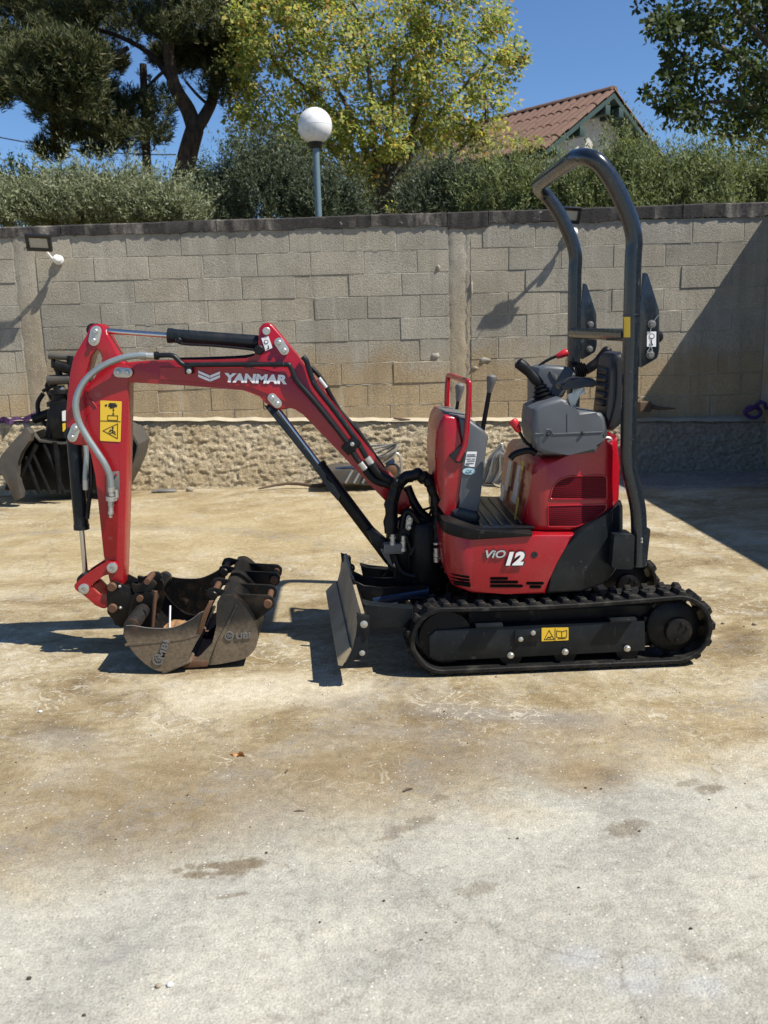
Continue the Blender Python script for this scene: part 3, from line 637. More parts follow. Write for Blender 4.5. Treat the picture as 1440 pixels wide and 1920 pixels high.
for i, (x, y) in enumerate(front*2+sparse_c*2+small):
    if (262 < x < 300 and 62 < y < 112) or (300 < x < 335 and 120 < y < 230) or (195 < x < 240 and 165 < y < 195) or (340 < x < 400 and 150 < y < 240): continue   # gaps with sky
    sp_ = (x, y) in sparse_c; fr = (x, y) in front
    Yc = YP-1.9+rng.uniform(-.5, .3) if fr else YP+rng.uniform(-1.0, 2.2)
    c = np.array(at(x+rng.normal()*5, y+rng.normal()*5, Yc)); rr = rng.uniform(.20, .36)*(.9 if y > 190 else 1.1)
    ns = 20 if sp_ else 92
    sp, u = clump_points(c, (rr*1.1, rr, rr*.9), ns, .1)
    for q_, uu in zip(sp, u):
        d = uu*.55+np.array((0, -.1, .8)); d /= np.linalg.norm(d); m_ = 24
        tt_ = rng.uniform(0, .20, m_); PP.append(q_+d*tt_[:, None]); DD.append(d*.85+unit(m_)*.7)
leaf_mesh('crown', np.concatenate(PP), np.concatenate(DD), .10, .015, 'pine', pine)

# yellowing maple in the middle
YM = 15.6
maple = thing('maple_tree', Vector((at(715, 400, YM).x, YM, 0)), 'yellowing broadleaf tree with several stems behind the globe lamp', 'tree')
bm = bmesh.new(); bx = at(715, 420, YM).x
stems = [[(705, 415), (690, 300), (640, 180), (560, 80)], [(712, 415), (722, 300), (735, 180), (742, 60), (750, -40)], [(720, 415), (760, 310), (820, 220), (880, 150), (920, 110)], [(700, 415), (660, 330), (600, 260), (520, 200)], [(728, 415), (790, 330), (850, 290), (910, 230)], [(715, 415), (700, 250), (690, 120), (660, 0)], [(722, 380), (770, 250), (800, 130), (830, 20)], [(690, 300), (610, 200), (520, 120), (480, 60)]]
for s_ in stems:
    dy = rng.uniform(-.8, .8); limb(bm, [Vector((bx+.1*rng.normal(), YM, 0))]+[at(x, y, YM+dy*i/3) for i, (x, y) in enumerate(s_)], .09, .012, 7)
    for _ in range(7):
        i = rng.integers(1, len(s_)); x, y = s_[i]; p = at(x, y, YM+dy*i/3); e = p+Vector(np.clip(rng.normal(size=3)*.3, -.5, .5))+Vector((0, 0, .2)); limb(bm, [p, (p+e)/2+Vector((0, 0, -.05)), e], .018, .004, 5, 3)
link('trunk', finish(bm, 60), 'bark2', maple)
PP, DD = [], []
cnt = 0
while cnt < 400:
    x = rng.uniform(425, 985); y = rng.uniform(-60, 395)
    # outline of the crown in the photograph, measured at the tree's distance
    lim_l = 425+max(0, y-260)*1.1+max(0, 60-y)*.5; lim_r = 985-max(0, 100-y)*.55-max(0, y-200)*.85
    if y > 330 and rng.uniform() < .45: continue
    if not (lim_l < x < lim_r): continue
    dens = 1-.35*(x > 830)
    if rng.uniform() > dens: continue
    half = 2.0*math.sqrt(max(.05, 1-((x-705)/300)**2)); Yc = YM+rng.uniform(-half, half)*.85
    c = np.array(at(x, y, Yc)); rr = rng.uniform(.14, .36); m_ = int(rng.integers(60, 165))
    p, u = clump_points(c, (rr, rr, rr*.75), m_, .1); PP.append(p); DD.append(u+unit(m_)*.6+np.array((0, 0, -.35))); cnt += 1
for (x, y) in [(975, 85), (968, 130), (940, 50), (950, 165), (930, 30), (905, 20), (870, 10), (985, 105), (960, 65), (1000, 265), (985, 270), (930, 200), (880, 250), (905, 235), (920, 255), (940, 240), (955, 262), (930, 270), (965, 275), (900, 270)]:
    c = np.array(at(x, y, YM)); p, u = clump_points(c, (.16, .16, .13), 40, .1); PP.append(p); DD.append(u+unit(40)*.5)
leaf_mesh('crown', np.concatenate(PP), np.concatenate(DD), .070, .056, 'maple', maple, .45, 1.2)

# dark plane tree at the upper right
YT = 13.0
plane = thing('plane_tree', Vector((at(1500, 300, YT).x, YT, 0)), 'dark leafy tree hanging in from the upper right corner', 'tree')
bm = bmesh.new()
limb(bm, [Vector((at(1500, 300, YT).x, YT, 0)), at(1490, 300, YT), at(1470, 150, YT), at(1440, 0, YT), at(1420, -100, YT)], .17, .06, 10)
for s_ in ([(1480, 250), (1420, 200), (1350, 190), (1290, 200)], [(1475, 180), (1400, 120), (1320, 70), (1250, 30)], [(1460, 100), (1400, 40), (1340, -20)], [(1485, 280), (1400, 260), (1330, 250)], [(1440, 230), (1395, 180), (1380, 130)]): limb(bm, [at(x, y, YT-.3*i*.5) for i, (x, y) in enumerate(s_)], .06, .012, 6)
link('trunk', finish(bm, 60), 'bark2', plane)
PP, DD = [], []; cnt = 0
while cnt < 210:
    x = rng.uniform(1190, 1580); y = rng.uniform(-90, 290)
    lim = 1195 if y < 25 else 1215+(y-25)*.25 if y < 90 else 1250-(y-90)*.12 if y < 200 else 1230+(y-200)*1.6
    if x < lim: continue
    if y > 235 and rng.uniform() < .55: continue
    c = np.array(at(x, y, YT+rng.uniform(-1.2, 1.4))); rr = rng.uniform(.14, .30); m_ = int(rng.integers(35, 80))
    p, u = clump_points(c, (rr, rr, rr*.8), m_, .1); PP.append(p); DD.append(u+unit(m_)*.6+np.array((0, 0, -.4))); cnt += 1
for (x, y) in [(1200, 10), (1222, 15), (1225, 45), (1212, 170), (1208, 175), (1240, 195), (1262, 150), (1250, 205)]:
    c = np.array(at(x, y, YT)); p, u = clump_points(c, (.10, .1, .07), 22, .1); PP.append(p); DD.append(u+unit(22)*.5)
leaf_mesh('crown', np.concatenate(PP), np.concatenate(DD), .085, .068, 'plane', plane, .4)

# shrubs behind the wall: sprigs growing up and outwards from a mound
def shrub(name, px, top, Y, wpx, mat, label, nsp, leaf=(.05, .013), upright=.8, per=24, sprig=.34, depth=None, group='shrubs behind the wall', bottom=420):
    sc = FPX/(Y+.3); c0 = at(px, bottom, Y); tp = at(px, top, Y); rx = wpx/sc/2; rz = max(.2, tp.z-c0.z-sprig*.55); ry = depth or rx*.8
    t = thing(name, Vector((c0.x, Y, 0)), label, 'shrub', group)
    bm = bmesh.new()
    for k in range(7):
        a = rng.uniform(0, 6.28); e = Vector((c0.x+rx*.6*math.cos(a), Y+ry*.5*math.sin(a), c0.z+rz*rng.uniform(.2, .75)))
        limb(bm, [Vector((c0.x+.08*rng.normal(), Y, 0)), Vector((c0.x+.25*rx*math.cos(a), Y+.2*ry*math.sin(a), c0.z*.6)), e], .04, .008, 6)
    link('trunk', finish(bm, 60), 'bark2', t)
    u = unit(nsp); u[:, 2] = np.abs(u[:, 2])*1.0-.12; rad = rng.uniform(.45, 1., nsp)**.7
    lump_ = np.array([1+.45*mn.noise(Vector((v[0]*2.4+px, v[1]*2.4, v[2]*2.4))) for v in u]); 
    base = np.array((c0.x, Y, c0.z))+u*np.array((rx, ry, rz*.86))*(rad*lump_)[:, None]
    d = u*(1-upright)+np.array((0, 0, upright))+unit(nsp)*.28; d /= np.linalg.norm(d, axis=1, keepdims=True)
    ln = sprig*rng.uniform(.35, 1.2, nsp)*np.where(rng.uniform(size=nsp) < .16, 1.9, 1.0)
    tt = rng.uniform(0, 1, (nsp, per)); P = base[:, None, :]+d[:, None, :]*(tt*ln[:, None])[:, :, None]+rng.normal(size=(nsp, per, 3))*.012
    D = d[:, None, :]*.8+rng.normal(size=(nsp, per, 3))*.5
    leaf_mesh('foliage', P.reshape(-1, 3), D.reshape(-1, 3), leaf[0], leaf[1], mat, t)
    return t
shrub('bright_shrub', 60, 285, 19, 330, 'green', 'bright green rounded shrub behind the olive at the far left', 900, (.07, .03), .4, 22, .3, group='green shrubs under the pine')
shrub('bright_shrub', 250, 300, 19.5, 260, 'green', 'bright green rounded shrub left of the pine trunk, under the pine boughs', 700, (.07, .03), .4, 22, .3, group='green shrubs under the pine')
shrub('bright_shrub', 385, 285, 17.5, 110, 'green', 'narrow bright green shrub just right of the pine trunk', 600, (.07, .03), .4, 22, .25, group='green shrubs under the pine')
shrub('olive_shrub', 20, 335, 12, 260, 'olive', 'silvery olive shrub at the left edge above the wall', 1100, (.055, .014), .55)
shrub('olive_shrub', 190, 300, 11.8, 300, 'olive', 'wide silvery olive shrub in front of the pine trunk foot', 1700, (.055, .014), .55)
shrub('olive_shrub', 300, 350, 11.4, 130, 'olive', 'small silvery olive shrub touching the pine trunk', 600, (.055, .014), .55)
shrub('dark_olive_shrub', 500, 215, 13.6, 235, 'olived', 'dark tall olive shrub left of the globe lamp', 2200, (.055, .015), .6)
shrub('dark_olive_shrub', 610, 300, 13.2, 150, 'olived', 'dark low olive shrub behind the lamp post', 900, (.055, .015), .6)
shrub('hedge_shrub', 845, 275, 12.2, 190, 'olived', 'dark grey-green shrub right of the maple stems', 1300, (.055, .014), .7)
shrub('hedge_shrub', 955, 282, 11.8, 210, 'hedge', 'grey-green hedge shrub below the tiled roof slope', 1500, (.055, .013), .8)
shrub('hedge_shrub', 1075, 285, 11.6, 190, 'hedge', 'hedge shrub framed by the roll bar', 1300, (.055, .013), .8)
shrub('hedge_shrub', 1180, 232, 11.5, 200, 'hedge', 'tallest hedge shrub, right of the roll bar below the gable', 1700, (.055, .013), .85)
shrub('hedge_shrub', 1300, 245, 11.5, 220, 'hedge', 'broad hedge shrub below the dark overhanging tree', 1800, (.055, .013), .85)
shrub('hedge_shrub', 1425, 255, 11.6, 190, 'hedge', 'hedge shrub at the right edge above the wall', 1400, (.055, .013), .85)

# ------------------------------------------------------------------ houses beyond
TILE = None
def tile_mesh(lg, wd):
    bm = bmesh.new(); n = 5; a, b = [], []
    for k in range(n+1):
        t = math.pi*k/n; a.append(bm.verts.new((-wd/2*1.0*math.cos(t), 0, wd*.34*math.sin(t)))); b.append(bm.verts.new((-wd/2*.86*math.cos(t), lg, wd*.30*math.sin(t)+.006)))
    for k in range(n): bm.faces.new((a[k], a[k+1], b[k+1], b[k]))
    bm.faces.new(a); me = finish(bm, 60); me.materials.append(MT['tile']); return me
def house(name, apex, ang, halfw, rise, length, eave, wallmat, label, tiles=True, overhang=.45, wallz=0):
    """gabled house: apex of the near gable (rake edge), gable normal turned by ang from the viewer"""
    h = thing(name, Vector((apex.x, apex.y, 0)), label, 'house', 'houses behind the garden')
    ng = Vector((math.sin(ang), -math.cos(ang), 0)); rd = -ng; left = Vector((-math.cos(ang), -math.sin(ang), 0))
    A = apex
    def P(s, t, u): return A+left*s+rd*t+Vector((0, 0, u))
    slope = rise/halfw
    # walls
    bm = bmesh.new(); hw = halfw-.35; wz = -slope*hw-.22; o = overhang
    loop = [P(hw, o, wz), P(0, o, -.22), P(-hw, o, wz), P(-hw, o, -A.z), P(hw, o, -A.z)]
    f = [bm.verts.new(p) for p in loop]; k = [bm.verts.new(p+rd*(length-2*o)) for p in loop]
    bm.faces.new(f); bm.faces.new(k[::-1])
    for i in range(5): bm.faces.new((f[i], k[i], k[(i+1) % 5], f[(i+1) % 5]))
    link('wall', finish(bm, 0), wallmat, h)
    # roof decks with the soffit below
    roof = None
    for sgn in (1, -1):
        bm = bmesh.new(); q = [P(0, 0, -.06), P(sgn*halfw, 0, -rise-.06), P(sgn*halfw, length, -rise-.06), P(0, length, -.06)]
        a = [bm.verts.new(p) for p in q]; b = [bm.verts.new(p-Vector((0, 0, .10))) for p in q]; bm.faces.new(a); bm.faces.new(b[::-1])
        for i in range(4): bm.faces.new((a[i], b[i], b[(i+1) % 4], a[(i+1) % 4]))
        roof = link('roof_deck', finish(bm, 0), 'gwood', h)
        # purlin ends below the verge
        for s in (.12, .55, .93):
            c = P(sgn*halfw*s*.9, o*.55, -rise*s*.9-.27); box('purlin', c, (.16, o*1.2, .18), 'gwood', h, Matrix.Rotation(math.atan2(rd.x, rd.y)*-1, 3, 'Z'), .01)
        if tiles:
            sl = math.hypot(halfw, rise); tw = .21; tl = .40; nr = int(sl/(tl*.86))+1; ncol = int(length/tw)
            me = tile_mesh(tl, tw*.98); dn = (left*sgn*halfw+Vector((0, 0, -rise))).normalized(); ax = -dn; xx = rd*(1 if sgn < 0 else -1); zz = xx.cross(ax).normalized()
            if zz.z < 0: xx = -xx; zz = -zz
            for c_ in range(ncol):
                for r_ in range(nr):
                    if sgn < 0 and c_ > 1: continue
                    pos = P(0, .0+tw*(c_+.35), -.02)+dn*(min(sl+.06, tl*.86*(r_+1)))+zz*(.012*((r_ % 2))+random.uniform(-.006, .006))
                    ob = bpy.data.objects.new('roof_tile', me); C.objects.link(ob); ob.parent = roof; 
                    mw = Matrix((( xx.x, ax.x, zz.x, pos.x), (xx.y, ax.y, zz.y, pos.y), (xx.z, ax.z, zz.z, pos.z), (0, 0, 0, 1))); ob.matrix_basis = mw@Matrix.Rotation(random.uniform(-.03, .03), 4, 'Z')
    if tiles:
        me = tile_mesh(.42, .26)
        for k in range(int(length/.36)):
            pos = P(0, .36*k, -.01); ob = bpy.data.objects.new('ridge_tile', me); C.objects.link(ob); ob.parent = roof
            xx = rd.cross(Vector((0, 0, 1))); ob.matrix_basis = Matrix((( xx.x, rd.x, 0, pos.x), (xx.y, rd.y, 0, pos.y), (0, 0, 1, pos.z), (0, 0, 0, 1)))
    return h
house('tiled_house', at(1152, 168, 19.0), R_(38), 2.1, 1.28, 4.2, 2.2, 'render', 'grey rendered house with a clay tiled gable roof behind the hedge')
house('beige_house', at(860, 215, 24.0), R_(20), 2.2, .9, 3.0, 2, 'render2', 'beige house glimpsed through the yellowing maple', True)

# ------------------------------------------------------------------ globe lamp, cable, floodlights
YL = 12.0
lp = thing('globe_lamp', Vector((at(593, 400, YL).x, YL, 0)), 'white globe lamp on a blue-grey post behind the wall', 'street lamp')
c = at(590.5, 236, YL); r = .218
lathe('globe', c, (0, 0, 1), [(max(.001, r*math.sin(a)), -r*math.cos(a)) for a in np.linspace(.0, math.pi, 25)], 'lamp', lp, 36)
lathe('globe_seam', c, (0, 0, 1), [(r*.99, -.004), (r*1.006, -.003), (r*1.006, .003), (r*.99, .004)], 'wplastic', lp, 36)
lathe('collar', c+Vector((0, 0, -r-.05)), (0, 0, 1), [(.06, 0), (.075, .01), (.085, .04), (.10, .07)], 'lblack', lp, 20)
lathe('post', Vector((c.x, YL, 0)), (0, 0, 1), [(.08, 0), (.08, .25), (.05, .3), (.045, 1.6), (.042, c.z-r-.04)], 'post', lp, 16)
ca = at(-200, 205, 30); cb = at(330, 290, 30)
pts = [ca.lerp(cb, t)+Vector((0, 0, -.35*4*t*(1-t))) for t in np.linspace(0, 1, 14)]
tag(tube('overhead_cable', pts, .018, 'ink', None, 6), 'thin black overhead cable crossing the sky at the far left', 'cable')

def floodlight(px, py, Y, label, w_=.225, h_=.15):
    c = at(px, py, Y)
    t = thing('floodlight', Vector((c.x+.08, YW-.02, c.z-.12)), label, 'floodlight', 'floodlights on the wall')
    rot = Matrix.Rotation(R_(24), 3, 'X')@Matrix.Rotation(R_(4), 3, 'Y')
    def q(x, y, z): return c+rot@Vector((x, y, z))
    box('housing', q(0, .022, 0), (w_, .03, h_), 'lblack', t, rot, .006)
    for (x, z, sx, sz) in ((0, h_/2-.015, w_, .03), (0, -h_/2+.015, w_, .03), (w_/2-.015, 0, .03, h_-.06), (-w_/2+.015, 0, .03, h_-.06)): box('frame', q(x, .002, z), (sx, .016, sz), 'lblack', t, rot, .003)
    box('lens', q(0, .006, 0), (w_-.055, .006, h_-.055), 'lglass', t, rot, .001)
    for k in range(5): box('cooling_fin', q(-.06+.03*k, .048, 0), (.006, .03, h_*.7), 'lblack', t, rot, .001)
    wp = Vector((c.x+.09, YW-.012, c.z-.13))
    lathe('wall_plate', wp, (0, -1, 0), [(.045, 0), (.045, .02), (.03, .03), (.001, .03)], 'wplastic', t, 18)
    tube('bracket', [wp+Vector((0, -.02, 0)), wp+Vector((-.02, -.10, -.01)), q(.02, .04, -.05)], .014, 'wplastic', t, 8, 4)
    bm = bmesh.new(); s = wp+Vector((.01, -.10, .0)); bm_lathe(bm, s, (0, -.8, -.6), [(.001, .045), (.024, .04), (.038, .018), (.040, -.005), (.034, -.024), (.001, -.03)][::-1], 18); link('motion_sensor', finish(bm, 50), 'wplastic', t)
    tube('aerial_cable', [q(-w_/2+.02, .02, -.02), q(-w_/2-.01, -.05, -.05)], .004, 'lblack', t, 6)
    return t
floodlight(72, 456, 8.52, 'square floodlight with white sensor on the wall at the far left')
floodlight(1066, 404, 8.50, 'square floodlight on the wall seen through the roll bar')

# ================================================================== EXCAVATOR
ex = thing('mini_excavator', Vector((.9, 4.06, 0)), 'red mini excavator with black rubber tracks standing on the concrete yard', 'excavator')
YT0, YT1 = 3.62, 3.80          # near track
YC = 4.06                      # centre line
YB0, YB1 = 3.66, 4.46          # upper body sides
YA = 4.08                      # near face of boom and dipper
YM_ = YA+.06
# ---- tracks
IX, IZ, IR = .393, .166, .166; SX, SZ, SR = 1.411, .172, .172
def track_path(step, inset):
    """evenly spaced points along the belt with their outward normals"""
    L = []; n = 400
    a0, a1 = math.pi*1.5, math.pi*.5
    seg = []
    for k in range(120): t = k/120; seg.append((IX+(SX-IX)*t, 0+.0*t, 0, -1))
    for k in range(80): a = -math.pi/2+math.pi*k/80; seg.append((SX+SR*math.cos(a), SZ+SR*math.sin(a), math.cos(a), math.sin(a)))
    for k in range(120):
        t = k/120; sag = -.012*math.sin(math.pi*t); seg.append((SX+(IX-SX)*t, 2*SR+(2*IR-2*SR)*t+sag, 0, 1))
    for k in range(80): a = math.pi/2+math.pi*k/80; seg.append((IX+IR*math.cos(a), IZ+IR*math.sin(a), math.cos(a), math.sin(a)))
    return [(x-nx*inset, z-nz*inset, nx, nz) for x, z, nx, nz in seg]
def lug_mesh():
    bm = bmesh.new()
    for (y, dx) in ((-.043, -.010), (.043, .014)):
        vs = bm_box(bm, (dx, y, 0), (.042, .074, .026), None, .004, 1)
        for v in vs:
            if v.co.z > 0: v.co.x = dx+(v.co.x-dx)*.72; v.co.y = y+(v.co.y-y)*.92
            v.co.x += (abs(v.co.y)-.05)*.18
    me = finish(bm, 30); me.materials.append(MT['rubber']); return me
LUG = lug_mesh()  # shared by both tracks
def make_track(y0, y1, near):
    seg = track_path(0, 0.015); bm = bmesh.new(); rings = []
    for x, z, nx, nz in seg:
        th = .020; e = .004
        prof = [(0, y0+e), (0, y1-e), (-e, y1), (-th+e, y1), (-th, y1-e), (-th, y0+e), (-th+e, y0), (-e, y0)]
        rings.append([bm.verts.new((x+nx*d, y, z+nz*d)) for d, y in prof])
    N = len(rings)
    for i in range(N):
        a, b = rings[i], rings[(i+1) % N]
        for k in range(8): bm.faces.new((a[k], a[(k+1) % 8], b[(k+1) % 8], b[k]))
    trk = link('rubber_track', finish(bm, 40), 'rubber', ex)
    cum = [0]
    for a, b in zip(seg, seg[1:]+seg[:1]): cum.append(cum[-1]+math.hypot(b[0]-a[0], b[1]-a[1]))
    tot = cum[-1]; nl = 41; yc = (y0+y1)/2; j = 0
    for k in range(nl):
        s = tot*(k+.3)/nl
        while cum[j+1] < s: j += 1
        x, z, nx, nz = seg[j % N]; o = bpy.data.objects.new('track_lug', LUG); C.objects.link(o); o.parent = trk
        o.matrix_basis = Matrix(((nz, 0, nx, x+nx*.005), (0, 1, 0, yc), (-nx, 0, nz, z+nz*.005), (0, 0, 0, 1)))
    yo = y0+.018 if near else y0+.02
    lathe('idler_wheel', Vector((IX+.01, yc-.055, IZ)), (0, 1, 0), [(.03, 0), (.035, .0), (.09, .01), (.118, .012), (.12, .03), (.12, .08), (.118, .10), (.09, .10), (.03, .11)], 'black', trk, 28)
    lathe('sprocket', Vector((SX, yc-.05, SZ)), (0, 1, 0), [(.04, 0), (.105, .005), (.118, .015), (.118, .06), (.10, .07), (.04, .08)], 'black', trk, 22)
    for k in range(11):
        a = 2*math.pi*k/11; box('sprocket_tooth', Vector((SX+.118*math.cos(a), yc-.01, SZ+.118*math.sin(a))), (.034, .03, .024), 'black', trk, Matrix.Rotation(-a, 3, 'Y'), .004)
    lathe('travel_motor', Vector((SX+.015, yo-.004, SZ-.014)), (0, 1, 0), [(.05, 0), (.058, .003), (.060, .012), (.060, .05), (.085, .052), (.085, .09)], 'black', trk, 30)
    for a in (.5, 1.3, 4.4): bolt(Vector((SX+.015+.038*math.cos(a), yo-.004, SZ-.014+.038*math.sin(a))), .0075, trk, 'black')
    bm = bmesh.new(); bm_box(bm, ((IX+SX)/2+.03, yc+.03, .168), (.86, .06, .20), None, .01); link('frame_core', finish(bm, 0), 'black', trk)
    # roller frame: shaped side panel, three rollers with their bolts
    sp = K5([(150, 405), (180, 375), (640, 352), (1090, 333), (1092, 465), (740, 482), (190, 512), (150, 490)])
    if near:
        fr = plate('track_frame', sp, yo+.012, .11, 'char', trk, .004)
        for a, b in (((350, 352), (468, 348)), ((930, 330), (1050, 322))): box('step_bracket', at(*K5([((a[0]+b[0])/2, (a[1]+b[1])/2)])[0], yo), (.118, .05, .013), 'char', trk, None, .003)
        plate('adjuster_cover', rounded(K5([(523, 376), (632, 372), (632, 424), (523, 428)]), 2), yo+.004, .01, 'char', trk, .001)
        for p in ((549, 415), (603, 387)): bolt(at(*K5([p])[0], yo+.004), .009, trk)
        for p in ((505, 484), (742, 469), (1012, 454)): bolt(at(*K5([p])[0], yo+.006), .012, trk, h=.014)
        plate('warning_label', rounded(K5([(640, 366), (757, 364), (757, 419), (640, 424)]), 1.2), yo+.010, .0015, 'yellow', trk, 0)
        q = lambda L: K5(L)
        poly('label_print', strokes([(q([a])[0], q([b])[0]) for a, b in (((652, 416), (673, 376)), ((673, 376), (695, 415)), ((695, 415), (652, 416)), ((662, 412), (684, 402)), ((668, 404), (680, 410)), ((706, 378), (728, 382)), ((728, 382), (750, 376)), ((750, 376), (750, 404)), ((750, 404), (728, 409)), ((728, 409), (706, 406)), ((706, 406), (706, 378)), ((728, 382), (728, 409)), ((712, 413), (746, 411)), ((699, 369), (699, 421)))], 1.0), yo+.0090, .0008, 'ink', trk)
        for p in ((505, 486), (740, 474), (1010, 462)):
            c = at(*K5([p])[0], yo+.03); c.z = .062+.026; lathe('track_roller', Vector((c.x, yo+.02, c.z-.012)), (0, 1, 0), [(.02, 0), (.05, .0), (.055, .008), (.055, .03), (.045, .035), (.045, .09), (.055, .095), (.055, .12), (.02, .125)], 'black', trk, 24)
    else:
        bm = bmesh.new(); bm_box(bm, ((IX+SX)/2-.02, yc, .15), (.80, .11, .13), None, .01); link('track_frame', finish(bm, 0), 'char', trk)
    return trk
make_track(YT0, YT1, True)
make_track(4.32, 4.50, False)
# undercarriage centre
bm = bmesh.new(); bm_box(bm, (.93, 4.06, .21), (.52, .56, .16), None, .02); bm_box(bm, (.93, 4.06, .13), (.30, .60, .08), None, .01)
link('undercarriage', finish(bm, 0), 'black', ex)
lathe('slew_ring', Vector((.93, 4.06, .27)), (0, 0, 1), [(.20, 0), (.24, .01), (.24, .05), (.22, .06), (.22, .09)], 'black', ex, 36)
# ---- dozer blade
bl_y0, bl_y1 = 3.55, 4.56
prof_px = [(677, 1150), (672, 1168), (667, 1190), (661, 1212), (652, 1232), (645, 1242)]
pr = [at(x, y, bl_y0) for x, y in prof_px]
def skew(v, y): return Vector((v.x-.068*(y-bl_y0)/(bl_y1-bl_y0), y, v.z))
bm = bmesh.new(); th = .014; fr_, bk_ = [], []
for y in (bl_y0, bl_y1):
    fr_.append([bm.verts.new(skew(p, y)) for p in pr]); bk_.append([bm.verts.new(skew(p, y)+Vector((th, 0, .001))) for p in pr])
n = len(pr)
for A_, B_ in ((fr_[0], fr_[1]), (bk_[1], bk_[0]), (fr_[1], bk_[1]), (bk_[0], fr_[0])):
    for k in range(n-1): bm.faces.new((A_[k], A_[k+1], B_[k+1], B_[k]))
bm.faces.new((fr_[0][0], fr_[1][0], bk_[1][0], bk_[0][0])); bm.faces.new((fr_[0][-1], bk_[0][-1], bk_[1][-1], fr_[1][-1]))
blade = link('dozer_blade', finish(bm, 50), 'blade', ex)
bm = bmesh.new(); q = [at(652, 1188, bl_y0)+Vector((-.022, 0, 0)), at(655, 1240, bl_y0)+Vector((-.004, 0, 0)), at(642, 1247, bl_y0), at(640, 1244, bl_y0)+Vector((-.008, 0, .002)), at(645, 1192, bl_y0)+Vector((-.03, 0, 0))]
q = [at(656, 1214, bl_y0), at(660, 1218, bl_y0), at(642, 1248, bl_y0), at(634, 1247, bl_y0), at(633, 1238, bl_y0)]
a = [bm.verts.new(skew(p, bl_y0-.004)) for p in q]; b = [bm.verts.new(skew(p, bl_y1+.004)) for p in q]
bm.faces.new(a); bm.faces.new(b[::-1])
for k in range(5): bm.faces.new((a[k], b[k], b[(k+1) % 5], a[(k+1) % 5]))
link('cutting_edge', finish(bm, 0), 'blade', blade)
end_px = [(668, 1148), (690, 1155), (693, 1160), (690, 1198), (688, 1224), (676, 1232), (655, 1242), (642, 1249), (654, 1234), (662, 1212), (667, 1190), (671, 1168)]
for y in (bl_y0-.007, bl_y1-.005):
    bm = bmesh.new(); bm_plate(bm, [skew(at(x, yy, bl_y0), y) for x, yy in end_px], .012, .002); link('blade_end_plate', finish(bm, 30), 'char', blade)
bm = bmesh.new(); q = [at(x, y, bl_y0) for x, y in ((674, 1168), (690, 1160), (688, 1222), (664, 1232), (663, 1216))]
a = [bm.verts.new(skew(p, bl_y0+.012)) for p in q]; b = [bm.verts.new(skew(p, bl_y1-.012)) for p in q]
bm.faces.new(a); bm.faces.new(b[::-1])
for k in range(5): bm.faces.new((a[k], b[k], b[(k+1) % 5], a[(k+1) % 5]))
link('blade_back_box', finish(bm, 0), 'black', blade)
plate('hinge_bracket', rounded(K4([(385, 1290), (410, 1275), (490, 1285), (495, 1320), (490, 1400), (478, 1475), (445, 1470), (450, 1420), (400, 1390)]), 2), bl_y0-.014, .008, 'char', blade, .001)
bolt(at(*K4([(447, 1355)])[0], bl_y0-.014), .013, blade, 'zinc'); bolt(at(*K4([(433, 1590)])[0], bl_y0-.014), .010, blade, 'zinc')
for (cx_, cy_, ry_) in ((305, 840, 30), (340, 895, 28)):
    c = [at(*K4([(cx_+26*math.cos(t), cy_+ry_*math.sin(t))])[0], bl_y1-.05) for t in np.linspace(0, 2*math.pi, 13)]; tube('lifting_ring', c, .006, 'ink', blade, 6)
for y in (3.74, 4.36):
    bm = bmesh.new(); L = [at(*p, 3.62) for p in K4([(440, 1230), (520, 1265), (720, 1275), (860, 1270), (860, 1440), (480, 1450), (470, 1300)])]; bm_plate(bm, [Vector((p.x, y-.03, p.z)) for p in L], .06, .005); link('blade_arm', finish(bm, 30), 'char', blade)
for y in (3.98, 4.14):
    bm = bmesh.new(); L = [at(*p, 3.95) for p in K4([(330, 960), (370, 1020), (450, 1060), (640, 1070), (960, 1040), (980, 1090), (560, 1170), (480, 1230), (400, 1180)])]; bm_plate(bm, [Vector((p.x, y-.008, p.z)) for p in L], .016, .003); link('blade_gusset', finish(bm, 30), 'black', blade)
tube('blade_cylinder', [at(*K4([(520, 1150)])[0], 4.0), at(*K4([(975, 1075)])[0], 4.0)], .032, 'bluem', blade, 16)
tube('blade_hose', [at(*p, 3.9) for p in K4([(830, 1140), (930, 1140), (1000, 1160), (1060, 1200)])], .011, 'hose', blade, 8, 5)
# ---- upper structure
low = [(833, 1008), (836, 1004), (992, 1008), (1002, 1002), (1078, 1002), (1062, 1024), (1045, 1054), (1033, 1080), (1022, 1114), (950, 1114), (886, 1112), (850, 1102), (838, 1080)]
body = panel('lower_body_panel', low, YB0, YB1, 'red', ex, .012, 3, .13)
cw = [(1079, 1002), (1107, 983), (1139, 964), (1174, 945), (1181, 958), (1186, 1000), (1180, 1040), (1165, 1070), (1135, 1095), (1090, 1110), (1023, 1114), (1034, 1080), (1046, 1054), (1063, 1024)]
cwt = panel('counterweight', cw, YB0+.001, YB1-.001, 'char', ex, .012, 3, 0, .16)
step = [(834, 984), (850, 983), (902, 998), (1000, 999), (998, 1006), (886, 1013), (834, 1005)]
panel('step_edge', step, YB0-.012, YB1+.012, 'black', ex, .006, 2, .10)
fl = at(950, 999, YB0).z
bm = bmesh.new(); bm_box(bm, (.62, 4.06, fl+.006), (.36, .70, .012), None, .004)
for k in range(7): bm_box(bm, (.48+.046*k, 4.06, fl+.014), (.014, .62, .006), None, .002, 1)
link('floor_mat', finish(bm, 30), 'mat', ex)
hood_px = [(982, 999), (988, 970), (994, 930), (1000, 892), (1005, 871), (1017, 860), (1060, 857), (1116, 850), (1140, 838), (1164, 819), (1168, 880), (1173, 942), (1139, 962), (1107, 981), (1078, 1000)]
